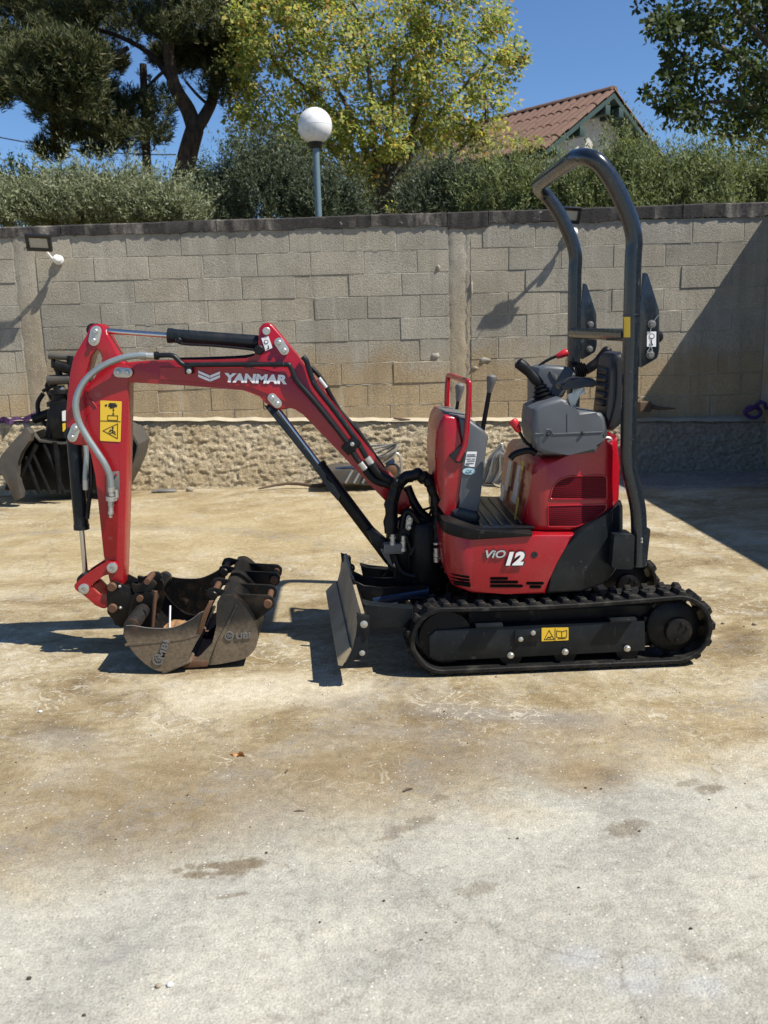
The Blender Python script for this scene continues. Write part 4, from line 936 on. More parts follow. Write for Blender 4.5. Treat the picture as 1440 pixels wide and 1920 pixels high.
hood = panel('engine_hood', hood_px, YB0+.045, YB1-.045, 'red', ex, .035, 4, .10, .10)
hY = YB0+.043
for nm, L in (('upper', [(722, 925), (738, 860), (765, 825), (800, 803), (850, 791), (1035, 786), (1056, 797), (1058, 925)]), ('lower', [(712, 965), (1058, 957), (1052, 990), (965, 1052), (880, 1088), (712, 1088)])):
    px = rounded(K6(L), 4)
    plate('air_grille', px, hY, .01, 'grille', hood, .002)
    big = Vector(np.mean(np.array(px), axis=0)); tube('grille_rim', [at(*p, hY+.001) for p in px]+[at(*px[0], hY+.001)], .0035, 'red', hood, 6)
for L in ([(380, 1392), (470, 1392)], [(380, 1413), (530, 1413)], [(380, 1436), (558, 1436)], [(592, 1420), (680, 1420)], [(612, 1441), (665, 1441)], [(145, 1362), (250, 1384)], [(145, 1382), (252, 1403)], [(148, 1402), (254, 1420)], [(165, 1422), (250, 1434)]):
    a, b = K6(L); dy = 0
    yy = YB0-.002
    if a[0] < 850:
        # the front corner is rounded in plan: follow it
        x0 = at(833, 1008, YB0).x
        def fy(p): q = max(0, (.13-(at(*p, YB0).x-x0))/.13); return YB0+.13*(1-math.sqrt(max(0, 1-q*q)))
        P0 = at(*a, fy(a)); P1 = at(*b, fy(b)); pts = [P0.lerp(P1, t) for t in (0, .33, .66, 1)]
        for p, t in zip(pts, (0, .33, .66, 1)): p.y = fy((a[0]+(b[0]-a[0])*t, a[1]))
        tube('vent_slot', pts, .0055, 'ventshade', body, 6)
    else: plate('vent_slot', stadium(a, b, 2.6), yy, .004, 'ventshade', body, 0)  # dark bars laid on the panel for the shaded slot openings
lathe('hole_disc', at(1002, 1040, YB0)+Vector((0, .004, 0)), (0, -1, 0), [(.014, 0), (.014, .006), (.010, .007), (.001, .004)], 'ink', body, 18)  # black disc on the panel stands for the dark of a hole
text('model_name', 'ViO', K6([(338, 1275)])[0], K6([(466, 1275)])[0], YB0-.002, .44, 'dinkp', body, .25, .06)
text('model_name', 'ViO', K6([(344, 1271)])[0], K6([(462, 1271)])[0], YB0-.0042, .40, 'silverp', body, .25, .025)
text('model_number', '12', K6([(456, 1322)])[0], K6([(580, 1320)])[0], YB0-.0060, .77, 'dinkp', body, .25, .085)
text('model_number', '12', K6([(463, 1315)])[0], K6([(572, 1313)])[0], YB0-.0082, .75, 'white', body, .25, .055)
# front face of the hood: stickers and service flap
fx = at(992, 960, YB0+.04)
for (y0_, y1_, z0_, z1_, m_) in ((4.12, 4.20, .72, .86, 'white'), (3.90, 3.99, .70, .80, 'white'), (3.92, 3.98, .80, .87, 'white'), (3.84, 3.88, .63, .74, 'yellow'), (3.86, 3.90, .86, .90, 'yellow'), (4.18, 4.26, .66, .73, 'white')):
    def hx(z): # front slope of the hood
        return at(982, 999, YB0).x+(at(1000, 892, YB0).x-at(982, 999, YB0).x)*((z-at(982, 999, YB0).z)/(at(1000, 892, YB0).z-at(982, 999, YB0).z))-.003
    bm = bmesh.new(); vs = [bm.verts.new((hx(z), y, z)) for y, z in ((y0_, z0_), (y1_, z0_), (y1_, z1_), (y0_, z1_))]; bm.faces.new(vs); link('hood_sticker', finish(bm, 0), m_, hood)
# ---- operator console at the front
cs = thing  # (alias kept short)
con_px = K6([(60, 540), (80, 470), (105, 432), (180, 440), (200, 480), (215, 640), (212, 760), (195, 900), (190, 1010), (150, 1075), (110, 1075), (95, 960), (70, 900), (58, 800), (52, 680)])
console = panel('control_tower', con_px, 3.84, 4.30, 'red', ex, .02, 3, .05)
g_px = K6([(190, 445), (250, 460), (340, 525), (372, 572), (352, 640), (335, 760), (318, 900), (300, 1030), (200, 1050), (186, 1000), (192, 900), (210, 770), (232, 640), (205, 560)])
panel('tower_cover', g_px, 3.832, 4.31, 'greyp', console, .014, 3, 0, .05)
panel('tower_top', K6([(100, 436), (130, 426), (240, 440), (320, 500), (340, 530), (250, 478), (190, 462)]), 3.86, 4.28, 'castgrey', console, .004, 2)
plate('handle_recess', rounded(K6([(130, 670), (170, 640), (215, 600), (228, 650), (215, 715), (170, 715)]), 4), 3.826, .02, 'ink', console, .004)
panel('tower_boot', K6([(150, 1000), (200, 975), (300, 1000), (318, 1040), (300, 1075), (240, 1082), (160, 1050)]), 3.82, 4.2, 'dgreyp', console, .02, 3)
plate('data_label', rounded(K6([(236, 648), (296, 648), (280, 738), (222, 730)]), 1.5), 3.8295, .002, 'white', console, 0)
poly('label_print', strokes([(K6([a])[0], K6([b])[0]) for a, b in (((240, 665), (285, 664)), ((238, 675), (288, 674)), ((236, 690), (260, 690)), ((240, 702), (282, 702)), ((232, 715), (276, 716)), ((230, 724), (250, 725)), ((268, 690), (284, 690)))], 1.1), 3.828, .001, 'dinkp', console)
plate('ok_sticker', circ(*K6([(248, 763)])[0], 12, 6.2), 3.8295, .002, 'bluep', console, 0)
text('sticker_text', 'OK', K6([(228, 775)])[0], K6([(268, 776)])[0], 3.829, .55, 'bluem', console, .3, .0)
# grab rail
n1 = [at(*p, 3.83) for p in K6([(180, 700), (200, 660), (224, 600), (236, 500), (243, 400), (249, 262)])]
n2 = [at(*p, 4.30) for p in K6([(126, 215), (120, 290), (116, 430)])]
tube('grab_rail', n1+[at(*K6([(238, 236)])[0], 3.86), at(*K6([(185, 216)])[0], 4.08), at(*K6([(135, 200)])[0], 4.27)]+n2, .0125, 'red', console, 10, 5)
def lever(name, p0, p1, Y, r, knob, parent, mat='hose', km='castgrey', kr=.017):
    a = at(*p0, Y); b = at(*p1, Y); L = tube(name, [a, b], r, mat, parent, 8)
    d = (b-a).normalized(); lathe('knob', b-d*.005, d, [(kr*.45, 0), (kr*.6, .015), (kr*.75, .04), (kr, .06), (kr*.95, .075), (kr*.5, .084), (.001, .085)], km, parent, 14); return L
lever('travel_lever', K6([(328, 520)])[0], K6([(368, 295)])[0], 4.15, .011, 1, console, 'hose', 'castgrey', .024)
lever('travel_lever', K6([(172, 430)])[0], K6([(184, 345)])[0], 4.18, .008, 1, console, 'hose', 'castgrey', .022)
# ---- seat, arm consoles, levers
SEAT = 4.06
box('seat_base', Vector((1.02, SEAT, at(1050, 855, YC).z+.02)), (.34, .42, .06), 'black', ex, None, .01)
seat = panel('seat_back', K6([(1088, 100), (1108, 72), (1150, 62), (1172, 100), (1170, 400), (1145, 490), (1100, 530), (1050, 528), (1056, 440), (1072, 300), (1080, 180)]), 3.93, 4.15, 'dgreyp', ex, .04, 4)
for i, (yy) in enumerate((180, 225, 270, 320, 370)):
    a = at(*K6([(1080-5*i, yy)])[0], 3.93); box('seat_rib', Vector((a.x+.008, 4.04, a.z)), (.035, .15, .030), 'dgreyp', seat, Matrix.Rotation(R_(10), 3, 'Y'), .012, 3)
tube('seat_piping', [at(*p, 3.928) for p in K6([(1115, 100), (1120, 200), (1115, 330), (1095, 430), (1075, 500)])], .006, 'dgreyp', seat, 6, 4)
panel('seat_cushion', K6([(830, 440), (880, 425), (1040, 430), (1060, 470), (1040, 530), (850, 530)]), 3.93, 4.15, 'dgreyp', ex, .03, 3)
ac = K9([(372, 790), (365, 730), (385, 610), (470, 560), (640, 510), (690, 530), (735, 640), (800, 622), (950, 640), (1010, 650), (1030, 700), (1045, 800), (1020, 850), (990, 870), (985, 950), (950, 1005), (700, 1025), (480, 1022), (420, 980), (395, 900)])
arm_n = panel('arm_console', ac, 3.655, 3.90, 'greyp', ex, .018, 3, .03)
yy = 3.653
tube('console_seam', [at(*p, yy+.002) for p in K9([(400, 835), (480, 830), (500, 795), (540, 795), (560, 835), (800, 825), (1005, 815)])], .004, 'greyp', arm_n, 6)
tube('console_seam', [at(*p, yy+.002) for p in K9([(690, 650), (690, 810)])], .003, 'greyp', arm_n, 6)
bolt(at(*K9([(515, 840)])[0], yy), .007, arm_n, 'ink'); bolt(at(*K9([(825, 828)])[0], yy), .007, arm_n, 'ink')
plate('console_end', rounded(K9([(925, 645), (985, 640), (1025, 680), (1045, 790), (1050, 850), (1025, 880), (1005, 820), (1030, 770), (1010, 690), (970, 660)]), 2), 3.668, .12, 'castgrey', arm_n, .004)
tube('seat_hook', [at(*p, 3.76) for p in K9([(1000, 880), (1040, 870), (1080, 880), (1050, 905)])], .008, 'zinc', arm_n, 8, 4)
def joystick(base, top, grip, Y, parent_name, lean):
    a = at(*base, Y); b = at(*top, Y); d = (b-a); L = d.length; d.normalize(); prof = []
    for k in range(6):
        r0 = .062-.035*k/5; prof += [(r0, L*(k/6)), (r0+.004, L*(k/6+.05)), (r0-.010, L*(k/6+.13))]
    prof = [(.064, -.005)]+prof+[(.018, L)]
    bt = lathe('joystick_boot', a, d, prof, 'hose', ex, 22)
    g = [at(*p, Y) for p in grip]; tube('joystick_grip', g, [.019, .024, .022, .025, .024, .014][:len(g)], 'hose', bt, 12, 4)
    return bt
joystick(K9([(500, 590)])[0], K9([(440, 380)])[0], K9([(450, 390), (400, 340), (350, 280), (290, 225), (250, 195), (238, 185)]), 3.80, '', 0)
joystick(K9([(745, 285)])[0], K9([(870, 240)])[0], K9([(860, 265), (905, 230), (960, 185), (1010, 130), (1050, 80), (1065, 55)]), 4.30, '', 0)
far_c = panel('arm_console', K9([(440, 240), (500, 215), (720, 235), (770, 300), (700, 420), (660, 500), (560, 560), (400, 560), (400, 300)]), 4.19, 4.40, 'greyp', ex, .018, 3, .02)
plate('console_hinge', rounded(K9([(530, 260), (570, 280), (600, 310), (600, 360), (570, 350), (550, 300)]), 3), 4.184, .01, 'castgrey', far_c, .002)
armrest = panel('armrest', K9([(632, 420), (640, 385), (700, 370), (740, 335), (800, 328), (920, 335), (955, 360), (960, 395), (930, 412), (780, 412), (700, 430), (650, 440)]), 3.74, 3.84, 'dgreyp', ex, .007, 2)
plate('armrest_bracket', rounded(K9([(745, 425), (845, 418), (855, 480), (830, 470), (800, 490), (775, 540), (762, 600), (740, 610), (725, 590), (685, 490), (700, 470), (740, 465)]), 2), 3.785, .008, 'zinc', armrest, .001)
bolt(at(*K9([(712, 510)])[0], 3.80), .012, armrest); bolt(at(*K9([(735, 570)])[0], 3.80), .010, armrest)
def red_lever(rod, grip, Y, nm):
    L = tube('lever_rod', [at(*p, Y) for p in rod], .007, 'hose', ex, 8, 5, label=None)
    a, b = [at(*p, Y) for p in grip]; d = (b-a); ln = d.length; d.normalize()
    lathe('lever_grip', a, d, [(.009, 0), (.013, .006), (.017, ln*.5), (.0195, ln*.85), (.016, ln*.97), (.001, ln)], 'redgrip', L, 14)
red_lever(K9([(400, 960), (330, 920), (290, 870), (255, 810)]), K9([(258, 815), (195, 705)]), 3.76, 'a')
red_lever(K9([(430, 245), (450, 210), (520, 165), (600, 130)]), K9([(590, 140), (693, 95)]), 4.28, 'b')
tube('control_cable', [at(*p, 3.74) for p in K6([(490, 690), (520, 660), (600, 640), (640, 660)])], .014, 'hose', ex, 8, 4)
# ---- roll bar
NY, FY = 3.655, 4.57
prf = [(1197, 1060), (1198, 1000), (1196, 955), (1188, 915), (1180, 880), (1178, 840), (1181, 720), (1184, 600), (1187, 490), (1189, 452), (1183, 418), (1168, 380), (1148, 340), (1128, 311)]
near = [at(x, y, NY) for x, y in prf]
topn = [at(1114, 298, NY)+Vector((0, .010, 0)), at(1104, 291, NY)+Vector((-.002, .040, 0)), at(1098, 287.5, NY)+Vector((-.004, .10, .003)), at(1095, 286.5, NY)+Vector((-.004, .19, .004))]
def mirror(p): return Vector((p.x, NY+FY-p.y, p.z))
path = near+topn+[mirror(p) for p in reversed(topn)]+[mirror(p) for p in reversed(near)]
rops = tube('roll_bar', path, .0335, 'rops', ex, 18, 4)
for y, sgn in ((NY, 1), (FY, -1)):
    L = [at(x, y_, NY) for x, y_ in rounded(K7([(1098, 905), (1128, 908), (1206, 1160), (1208, 1420), (1192, 1482), (1085, 1545), (1072, 1540), (1072, 1200)]), 3)]
    bm = bmesh.new(); bm_plate(bm, [Vector((p.x, y-.006, p.z)) for p in L], .012, .002); link('roll_bar_bracket', finish(bm, 30), 'rops', rops); br = rops
    for p in ((1155, 1252), (1145, 1458)):
        c = at(*K7([p])[0], NY); c.y = y-.006; lathe('hinge_pin', c, (0, -1, 0), [(.017, 0), (.017, .005), (.012, .006), (.012, .012), (.010, .014), (.001, .014)], 'castgrey', br, 16)
tube('hinge_wire', [at(*p, NY-.016) for p in K7([(1205, 1190), (1165, 1250), (1145, 1330), (1150, 1400), (1130, 1440), (1165, 1440), (1150, 1390)])], .0018, 'zinc', rops, 5, 4)
plate('hook_label', K7([(1128, 1302), (1190, 1302), (1188, 1404), (1127, 1404)]), NY-.0085, .002, 'white', rops, 0)
poly('label_print', [circ(*K7([(1160, 1333)])[0], 5.2, 5.2)]+strokes([(K7([a])[0], K7([b])[0]) for a, b in (((1158, 1360), (1158, 1380)), ((1158, 1380), (1166, 1390)), ((1166, 1390), (1152, 1396)), ((1152, 1396), (1146, 1386)))], 1.5), NY-.0098, .0008, 'ink', rops)
poly('label_print', [circ(*K7([(1160, 1333)])[0], 3.8, 3.8)], NY-.0108, .0008, 'white', rops)
tube('cross_bar', [Vector((at(1184, 628, NY).x-.012, NY+.02, at(1184, 628, NY).z)), Vector((at(1184, 628, NY).x-.012, FY-.02, at(1184, 628, NY).z))], .0265, 'rops', rops, 16)
rb = at(1228, 632, NY); tube('rear_stub', [rb+Vector((0, .015, 0)), rb+Vector((.025, .05, 0)), rb+Vector((.03, .10, 0))], .027, 'black', rops, 14)
for zc in (590, 860): 
    pass
bm = bmesh.new(); c = at(1184, 591, NY); bm_lathe(bm, c, (0, 0, 1), [(.0352, -.003), (.0362, -.002), (.0362, .002), (.0352, .003)], 20); link('weld_collar', finish(bm, 40), 'rops', rops)
# warning sticker wrapped round the near post
bm = bmesh.new(); c0 = at(1184, 594, NY); c1 = at(1184, 632, NY); ra = []
for t in np.linspace(R_(195), R_(245), 6):
    ra.append((bm.verts.new((c0.x+.0356*math.cos(t), NY+.0356*math.sin(t), c0.z)), bm.verts.new((c1.x+.0356*math.cos(t), NY+.0356*math.sin(t), c1.z))))
for a, b in zip(ra, ra[1:]): bm.faces.new((a[0], b[0], b[1], a[1]))
link('post_sticker', finish(bm, 60), 'yellow', rops)
for (a, b) in (((1152, 1003), (1147, 1066)),):
    panel('roll_bar_mount', rounded([(1152, 1003), (1190, 1003), (1188, 1068), (1147, 1066)], 4), NY-.045, NY+.06, 'char', ex, .008, 2)
panel('roll_bar_mount', rounded([(1204, 986), (1220, 992), (1213, 1056), (1203, 1060)], 3), NY-.02, NY+.10, 'char', ex, .008, 2)
for k in (0, 1): bolt(at(1203, 1010+6*k, NY-.034), .004, ex, 'zinc')
# ---- boom
boom_px = [(222, 700), (226, 688), (236, 680), (288, 676), (380, 675), (462, 674), (478, 669), (487, 655), (485, 628), (486, 615), (493, 607), (502, 605), (511, 610), (557, 666), (575, 690), (660, 800), (729, 888), (750, 908), (768, 930), (770, 950), (758, 968), (742, 963), (727, 944), (640, 852), (568, 777), (555, 766), (543, 762), (533, 768), (519, 768), (507, 762), (500, 754), (486, 743), (470, 734), (455, 729), (350, 723), (281, 719), (240, 717), (228, 712)]
bm = bmesh.new(); bm_plate(bm, [at(x, y, YA+.004) for x, y in boom_px], .115, .006, 2); boom = link('boom', finish(bm, 30), 'red', ex)
# side web standing proud, lower reinforcement
plate('boom_web', [(300, 688), (470, 690), (500, 693), (556, 712), (600, 765), (690, 880), (715, 915), (690, 893), (600, 795), (560, 762), (535, 752), (500, 738), (470, 724), (300, 712)], YA-.002, .01, 'red', boom, .002)
def pin_plate(a, b, r, Y, parent, nm='pin_retainer'):
    o = plate(nm, stadium(a, b, r), Y-.007, .008, 'zinc', parent, .002)
    for p in (a, b): bolt(at(*p, Y-.007), .0105, parent, 'zinc', (0, -1, 0), .012)
    return o
pin_plate((506+4, 746), (520, 757), 8.5, YA, boom); 
pin_plate((523, 642), (533, 657), 9, YA, boom)
lathe('pin_end', at(499.5, 621, YA), (0, -1, 0), [(.018, 0), (.018, .004), (.016, .006), (.001, .006)], 'zinc', boom, 18)
plate('hook_label', [(490, 634), (503, 630), (511, 652), (498, 658)], YA-.001, .002, 'white', boom, 0)
poly('label_print', [circ(499, 641, 4.2)]+strokes([((503, 648), (504, 653)), ((504, 653), (501, 654))], 1.5), YA-.0022, .0008, 'ink', boom)
poly('label_print', [circ(499, 641, 2.8)], YA-.0032, .0008, 'white', boom)
# maker's lettering
text('maker_name', 'YANMAR', (421, 716.5), (538, 720.5), YA-.003, .150, 'white', boom, .12, .055)
sh = lambda L: [(80+x/2.88, 580+y/2.88) for x, y in L]
poly('maker_logo', [sh([(840, 330), (902, 357), (902, 371), (840, 344)]), sh([(958, 335), (904, 357), (904, 371), (958, 349)]), sh([(840, 350), (902, 376), (902, 390), (868, 377), (840, 364)]), sh([(958, 354), (904, 376), (904, 390), (935, 378), (958, 368)])], YA-.006, .001, 'white', boom)
# hard lines on the boom flank
t1 = K1([(605, 250), (690, 248), (720, 262), (745, 288), (775, 303), (820, 300), (1100, 298), (1300, 298), (1335, 306)])+K3([(345, 480), (440, 590), (560, 735), (680, 890), (745, 1000), (770, 1030)])
tube('hydraulic_line', [at(x, y, YA-.017) for x, y in t1], .0115, 'char', boom, 9, 3)
t2 = K3([(385, 318), (410, 345), (425, 390), (455, 480), (490, 540), (600, 680), (735, 865), (800, 970), (815, 1000)])
tube('hydraulic_line', [at(x, y, YA-.017) for x, y in t2], .0125, 'char', boom, 9, 3)
tube('hydraulic_line', [at(x, y, YA+.03) for x, y in K3([(440, 390), (500, 450), (560, 550), (640, 690), (760, 820), (880, 1000), (960, 1110)])], .011, 'hose', boom, 8, 3)
tube('hydraulic_line', [at(x, y, YA+.06) for x, y in K1([(730, 272), (900, 268), (1100, 258), (1190, 235)])], .010, 'hose', boom, 8, 3)
box('line_clamp', at(*K3([(715, 918)])[0], YA-.018), (.085, .03, .05), 'hose', boom, Matrix.Rotation(R_(-42), 3, 'Y'), .004); bolt(at(*K3([(722, 910)])[0], YA-.033), .008, boom)
box('line_clamp', at(*K1([(788, 318)])[0], YA-.014), (.034, .026, .05), 'hose', boom, None, .004); bolt(at(*K1([(790, 335)])[0], YA-.027), .009, boom)
for p, q_ in ((K3([(775, 1035)])[0], K3([(815, 1085)])[0]), (K3([(820, 1000)])[0], K3([(855, 1050)])[0])): tube('hose_fitting', [at(*p, YA-.017), at(*q_, YA-.017)], .017, 'zinc', boom, 8)
tube('hose_fitting', [at(*K3([(495, 465)])[0], YA+.02), at(*K3([(545, 530)])[0], YA+.02)], .012, 'zinc', boom, 8)
for k, L in enumerate(([(810, 1080), (870, 1150), (960, 1180), (1010, 1200)], [(850, 1045), (900, 1110), (970, 1150), (1020, 1170)])): tube('boom_hose', [at(x, y, YA-.02-.01*k) for x, y in K3(L)], .019, 'hose', boom, 10, 4)
# hose loop over the swing post
for k, (dy, dp) in enumerate(((-.05, 0), (-.015, 5), (.02, -3), (.05, 2))):
    L = [(733+dp, 1000), (733+dp*.5, 945), (742, 910-dp*.5), (762, 893+dp*.3), (783, 889+dp*.4), (803, 899), (817-dp*.3, 930), (822-dp*.3, 968), (819, 1012)]
    bm = bmesh.new(); P_ = []
    for (xa, ya), (xb, yb) in zip(L, L[1:]):
        for q in range(5): P_.append(at(xa+(xb-xa)*q/5+random.uniform(-1.2, 1.2), ya+(yb-ya)*q/5+random.uniform(-1, 1), YA-.03+dy))
    P_.append(at(*L[-1], YA-.03+dy)); bm_tube(bm, P_, [.0225+.0045*(i % 3)*random.random() for i in range(len(P_))], 10, 3); link('hose_bundle', finish(bm, 60), 'hose', ex)
for k, L in enumerate(([(640, 1080), (700, 1180)],)): pass
tube('hose_bundle', [at(x, y, YA+.02) for x, y in K4([(800, 230), (840, 330), (900, 430), (980, 500), (1020, 540)])], .022, 'hose', ex, 10, 4)
tube('hose_bundle', [at(x, y, YA+.05) for x, y in K4([(850, 370), (910, 420), (1000, 400), (990, 440), (970, 500)])], .006, 'hose', ex, 8, 4)
for L, yq, rq in (([(752, 990), (760, 960), (775, 965), (790, 990), (800, 1030), (805, 1065)], -.05, .014), ([(770, 1040), (785, 1015), (805, 1020), (825, 1040)], -.06, .012), ([(740, 1040), (752, 1070), (780, 1080), (815, 1070), (832, 1060)], -.06, .014), ([(762, 1005), (772, 1035), (790, 1055), (825, 1052)], -.055, .011), ([(728, 985), (740, 940), (748, 915), (760, 900)], -.075, .018)):
    tube('hose_bundle', [at(x, y, YA+yq) for x, y in L], rq, 'hose', ex, 10, 5)
# swing post
sp_px = K4([(640, 640), (760, 560), (830, 470), (880, 440), (960, 520), (1060, 560), (1110, 620), (1110, 900), (1090, 1090), (760, 1090), (700, 1000), (720, 920), (640, 760)])
post = panel('swing_post', sp_px, YA-.02, YA+.16, 'black', ex, .012, 2)
plate('post_plate', K4([(745, 500), (790, 440), (850, 450), (855, 560), (830, 600), (800, 640), (800, 900), (700, 920), (720, 760)]), YA-.03, .012, 'black', post, .003)
pin_plate(K4([(820, 490)])[0], K4([(815, 560)])[0], 6.5, YA-.03, post)
box('valve_block', at(*K4([(690, 730)])[0], YA-.05), (.09, .05, .05), 'castgrey', post, None, .006)
for x, y0_, y1_ in ((683, 590, 690), (770, 630, 740)):
    for a_, b_, r_ in ((y0_, y0_+45, .012), (y0_+45, y0_+60, .016), (y0_+60, y1_, .012), (y1_-10, y1_+15, .015)): tube('hose_fitting', [at(*K4([(x, a_)])[0], YA-.065), at(*K4([(x, b_)])[0], YA-.065)], r_, 'zinc', post, 8)
for a_, b_, r_ in ((685, 700, .016), (730, 770, .013), (770, 800, .016), (805, 845, .014)): tube('hose_fitting', [at(*K4([(1040, a_)])[0], 3.93), at(*K4([(1042, b_)])[0], 3.93)], r_, 'zinc', post, 8)
for y in (745, 810): tube('hose_fitting', [at(*K4([(1065, y)])[0], 3.93), at(*K4([(1110, y)])[0], 3.93)], .010, 'zinc', post, 8)
plate('cylinder_lug', rounded(K4([(580, 740), (620, 735), (700, 790), (735, 840), (735, 890), (705, 900), (670, 880), (610, 800)]), 3), YA-.015, .15, 'castgrey', post, .004)
bolt(at(*K4([(707, 868)])[0], YA-.015), .012, post)
lathe('king_pin', Vector((at(800, 1050, YC).x, YC, .30)), (0, 0, 1), [(.07, 0), (.08, .02), (.08, .28), (.07, .30)], 'black', post, 20)
plate('sling_strap', K4([(650, 880), (690, 930), (680, 1010), (640, 1040), (600, 1030), (595, 970), (640, 930)]), 4.25, .03, 'hose', post, .006)
# ---- cylinders
def cylinder(name, p0, p1, split, rb_, rr_, Y, matb='char', rod_first=True, parent=None):
    a = at(*p0, Y); b = at(*p1, Y); d = (b-a); L = d.length; d.normalize(); s = L*split
    c_ = lathe(name, a+d*s, d, [(rb_*.8, 0), (rb_*1.08, .002), (rb_*1.08, .024), (rb_, .026), (rb_, L-s-.03), (rb_*.9, L-s)], matb, ex, 22)
    lathe('piston_rod', a, d, [(rr_, 0), (rr_, s+.02)], 'chrome', c_, 16)
    lathe('rod_eye', a-Vector((0, .04, 0)), (0, 1, 0), [(rb_*.95, 0), (rb_*.95, .08)], matb, c_, 18)
    lathe('base_eye', b-Vector((0, .045, 0)), (0, 1, 0), [(rb_*.95, 0), (rb_*.95, .09)], matb, c_, 18)
    return c_
armc = cylinder('arm_cylinder', (179, 619), (502, 643), .415, .0315, .0125, YM_-.005)
tube('hydraulic_line', [at(x, y, YA+.005) for x, y in K1([(735, 165), (737, 182), (800, 190), (900, 195), (1050, 208), (1150, 220), (1185, 225)])], .0055, 'hose', armc, 7, 3)
lathe('line_port', at(*K1([(737, 168)])[0], YA+.02), (0, -1, 0), [(.014, 0), (.014, .02), (.010, .024)], 'hose', armc, 12)
lathe('line_port', at(*K1([(1170, 218)])[0], YA+.01), (0, -1, 0), [(.022, 0), (.022, .03), (.018, .034)], 'hose', armc, 12)
bc = cylinder('boom_cylinder', (514, 760), (737, 1056), .36, .030, .0145, YM_-.01, 'black')
bm = bmesh.new(); bm_plate(bm, [at(x, y, YA-.002) for x, y in K3([(125, 650), (180, 655), (545, 1120), (545, 1150), (600, 1190), (640, 1260), (625, 1295), (560, 1220), (470, 1080)])], .02, .004); link('rod_guard', finish(bm, 30), 'char', bc)
bm = bmesh.new(); bm_plate(bm, [at(x, y, YA+.0) for x, y in K4([(470, 590), (510, 575), (640, 690), (600, 740), (560, 720), (510, 690)])], .10, .006); link('cylinder_boss', finish(bm, 30), 'char', bc)
kc = cylinder('bucket_cylinder', (161, 1085), (138, 812), .345, .0335, .0125, YM_-.015)
tube('hydraulic_line', [at(x, y, YA-.005) for x, y in K1([(232, 735), (236, 800), (230, 900), (232, 975)])], .012, 'galv', kc, 8, 4)
tube('hydraulic_line', [at(x, y, YA+.01) for x, y in K1([(255, 760), (262, 860), (255, 990), (240, 1130)])], .010, 'hose', kc, 8, 4)
tube('hose_fitting', [at(*K1([(232, 920)])[0], YA-.005), at(*K1([(233, 972)])[0], YA-.005)], .014, 'zinc', kc, 8)
# ---- dipper
dip_out = [(163, 626), (168, 612), (176, 607.5), (184, 607), (192, 612), (199, 626), (219, 663), (226, 678), (245, 690), (249, 700), (240, 712), (238.5, 823), (235, 960), (231, 1085), (228, 1100), (207, 1098), (203, 1080), (194.6, 1045), (184, 945), (175, 856), (170, 845), (155, 835), (139, 834), (128, 829), (125, 815), (123.4, 774), (127, 735), (132, 694), (137, 672), (143, 660)]
dip_hole = [(181, 654), (187, 660), (191, 672), (190, 684), (177, 708), (164, 722), (161.5, 710), (162.5, 695), (170, 668)]
cu = bpy.data.curves.new('c', 'CURVE'); cu.dimensions = '2D'; cu.fill_mode = 'BOTH'; cu.extrude = .055; cu.bevel_depth = .004; cu.offset = -.004; cu.bevel_resolution = 1
for L in (dip_out, dip_hole):
    s_ = cu.splines.new('POLY'); s_.points.add(len(L)-1); s_.use_cyclic_u = True
    for p, (x, y) in zip(s_.points, L): w_ = at(x, y, YA); p.co = (w_.x, w_.z, 0, 1)
o = bpy.data.objects.new('c', cu); C.objects.link(o); bpy.context.view_layer.update()
me = bpy.data.meshes.new_from_object(o.evaluated_get(bpy.context.evaluated_depsgraph_get())); bpy.data.objects.remove(o)
for v in me.vertices: v.co = Vector((v.co.x, YA+.06-v.co.z, v.co.y))
bm = bmesh.new(); bm.from_mesh(me); bmesh.ops.remove_doubles(bm, verts=bm.verts[:], dist=.0003); dip = link('dipper_arm', finish(bm, 30), 'red', ex)
plate('dipper_side_plate', K1([(280, 545), (300, 520), (412, 510), (418, 760), (400, 1345), (330, 1335), (285, 900), (262, 780), (215, 700), (245, 560)]), YA-.004, .008, 'red', dip, .002)
tube('dipper_rib', [at(x, y, YA-.001) for x, y in K1([(300, 545), (270, 500), (240, 470), (235, 430)])], .004, 'red', dip, 6, 3)
pin_plate(*K1([(287, 118), (276, 168)]), 10.5, YA, dip); pin_plate(*K1([(408, 340), (458, 342)]), 9.5, YA-.004, dip); pin_plate(*K1([(178, 642), (160, 690)]), 9.5, YA, dip)
plate('warning_label', rounded(K1([(311, 492), (427, 497), (420, 716), (310, 710)]), 2), YA-.0065, .002, 'yellow', dip, 0)
k1 = lambda p: K1([p])[0]
def band(pts_): return strokes([(k1(a), k1(b)) for a, b in pts_], 1.15)
poly('label_print', [circ(*k1((342, 519)), 2.2), K1([(355, 511), (402, 514), (402, 527), (355, 527)]), K1([(360, 505), (395, 507), (395, 512), (360, 511)]), K1([(362, 527), (392, 529), (380, 536), (362, 535)]), K1([(382, 536), (376, 546), (388, 546)]), K1([(381, 574), (375, 563), (388, 563)])]
     + band([((382, 545), (381, 566)), ((352, 573), (405, 575)), ((405, 575), (404, 600)), ((404, 600), (351, 598)), ((351, 598), (352, 573)), ((314, 602), (420, 606)), ((326, 655), (405, 618)), ((405, 618), (404, 698)), ((404, 698), (326, 655))]) + [circ(*k1((379, 640)), 1.8)]
     + strokes([(k1(a), k1(b)) for a, b in (((378, 648), (377, 668)), ((377, 650), (362, 660)), ((377, 654), (392, 664)), ((377, 664), (360, 672)), ((378, 666), (394, 676)), ((366, 650), (358, 664)))], 1.6), YA-.0076, .0008, 'ink', dip)
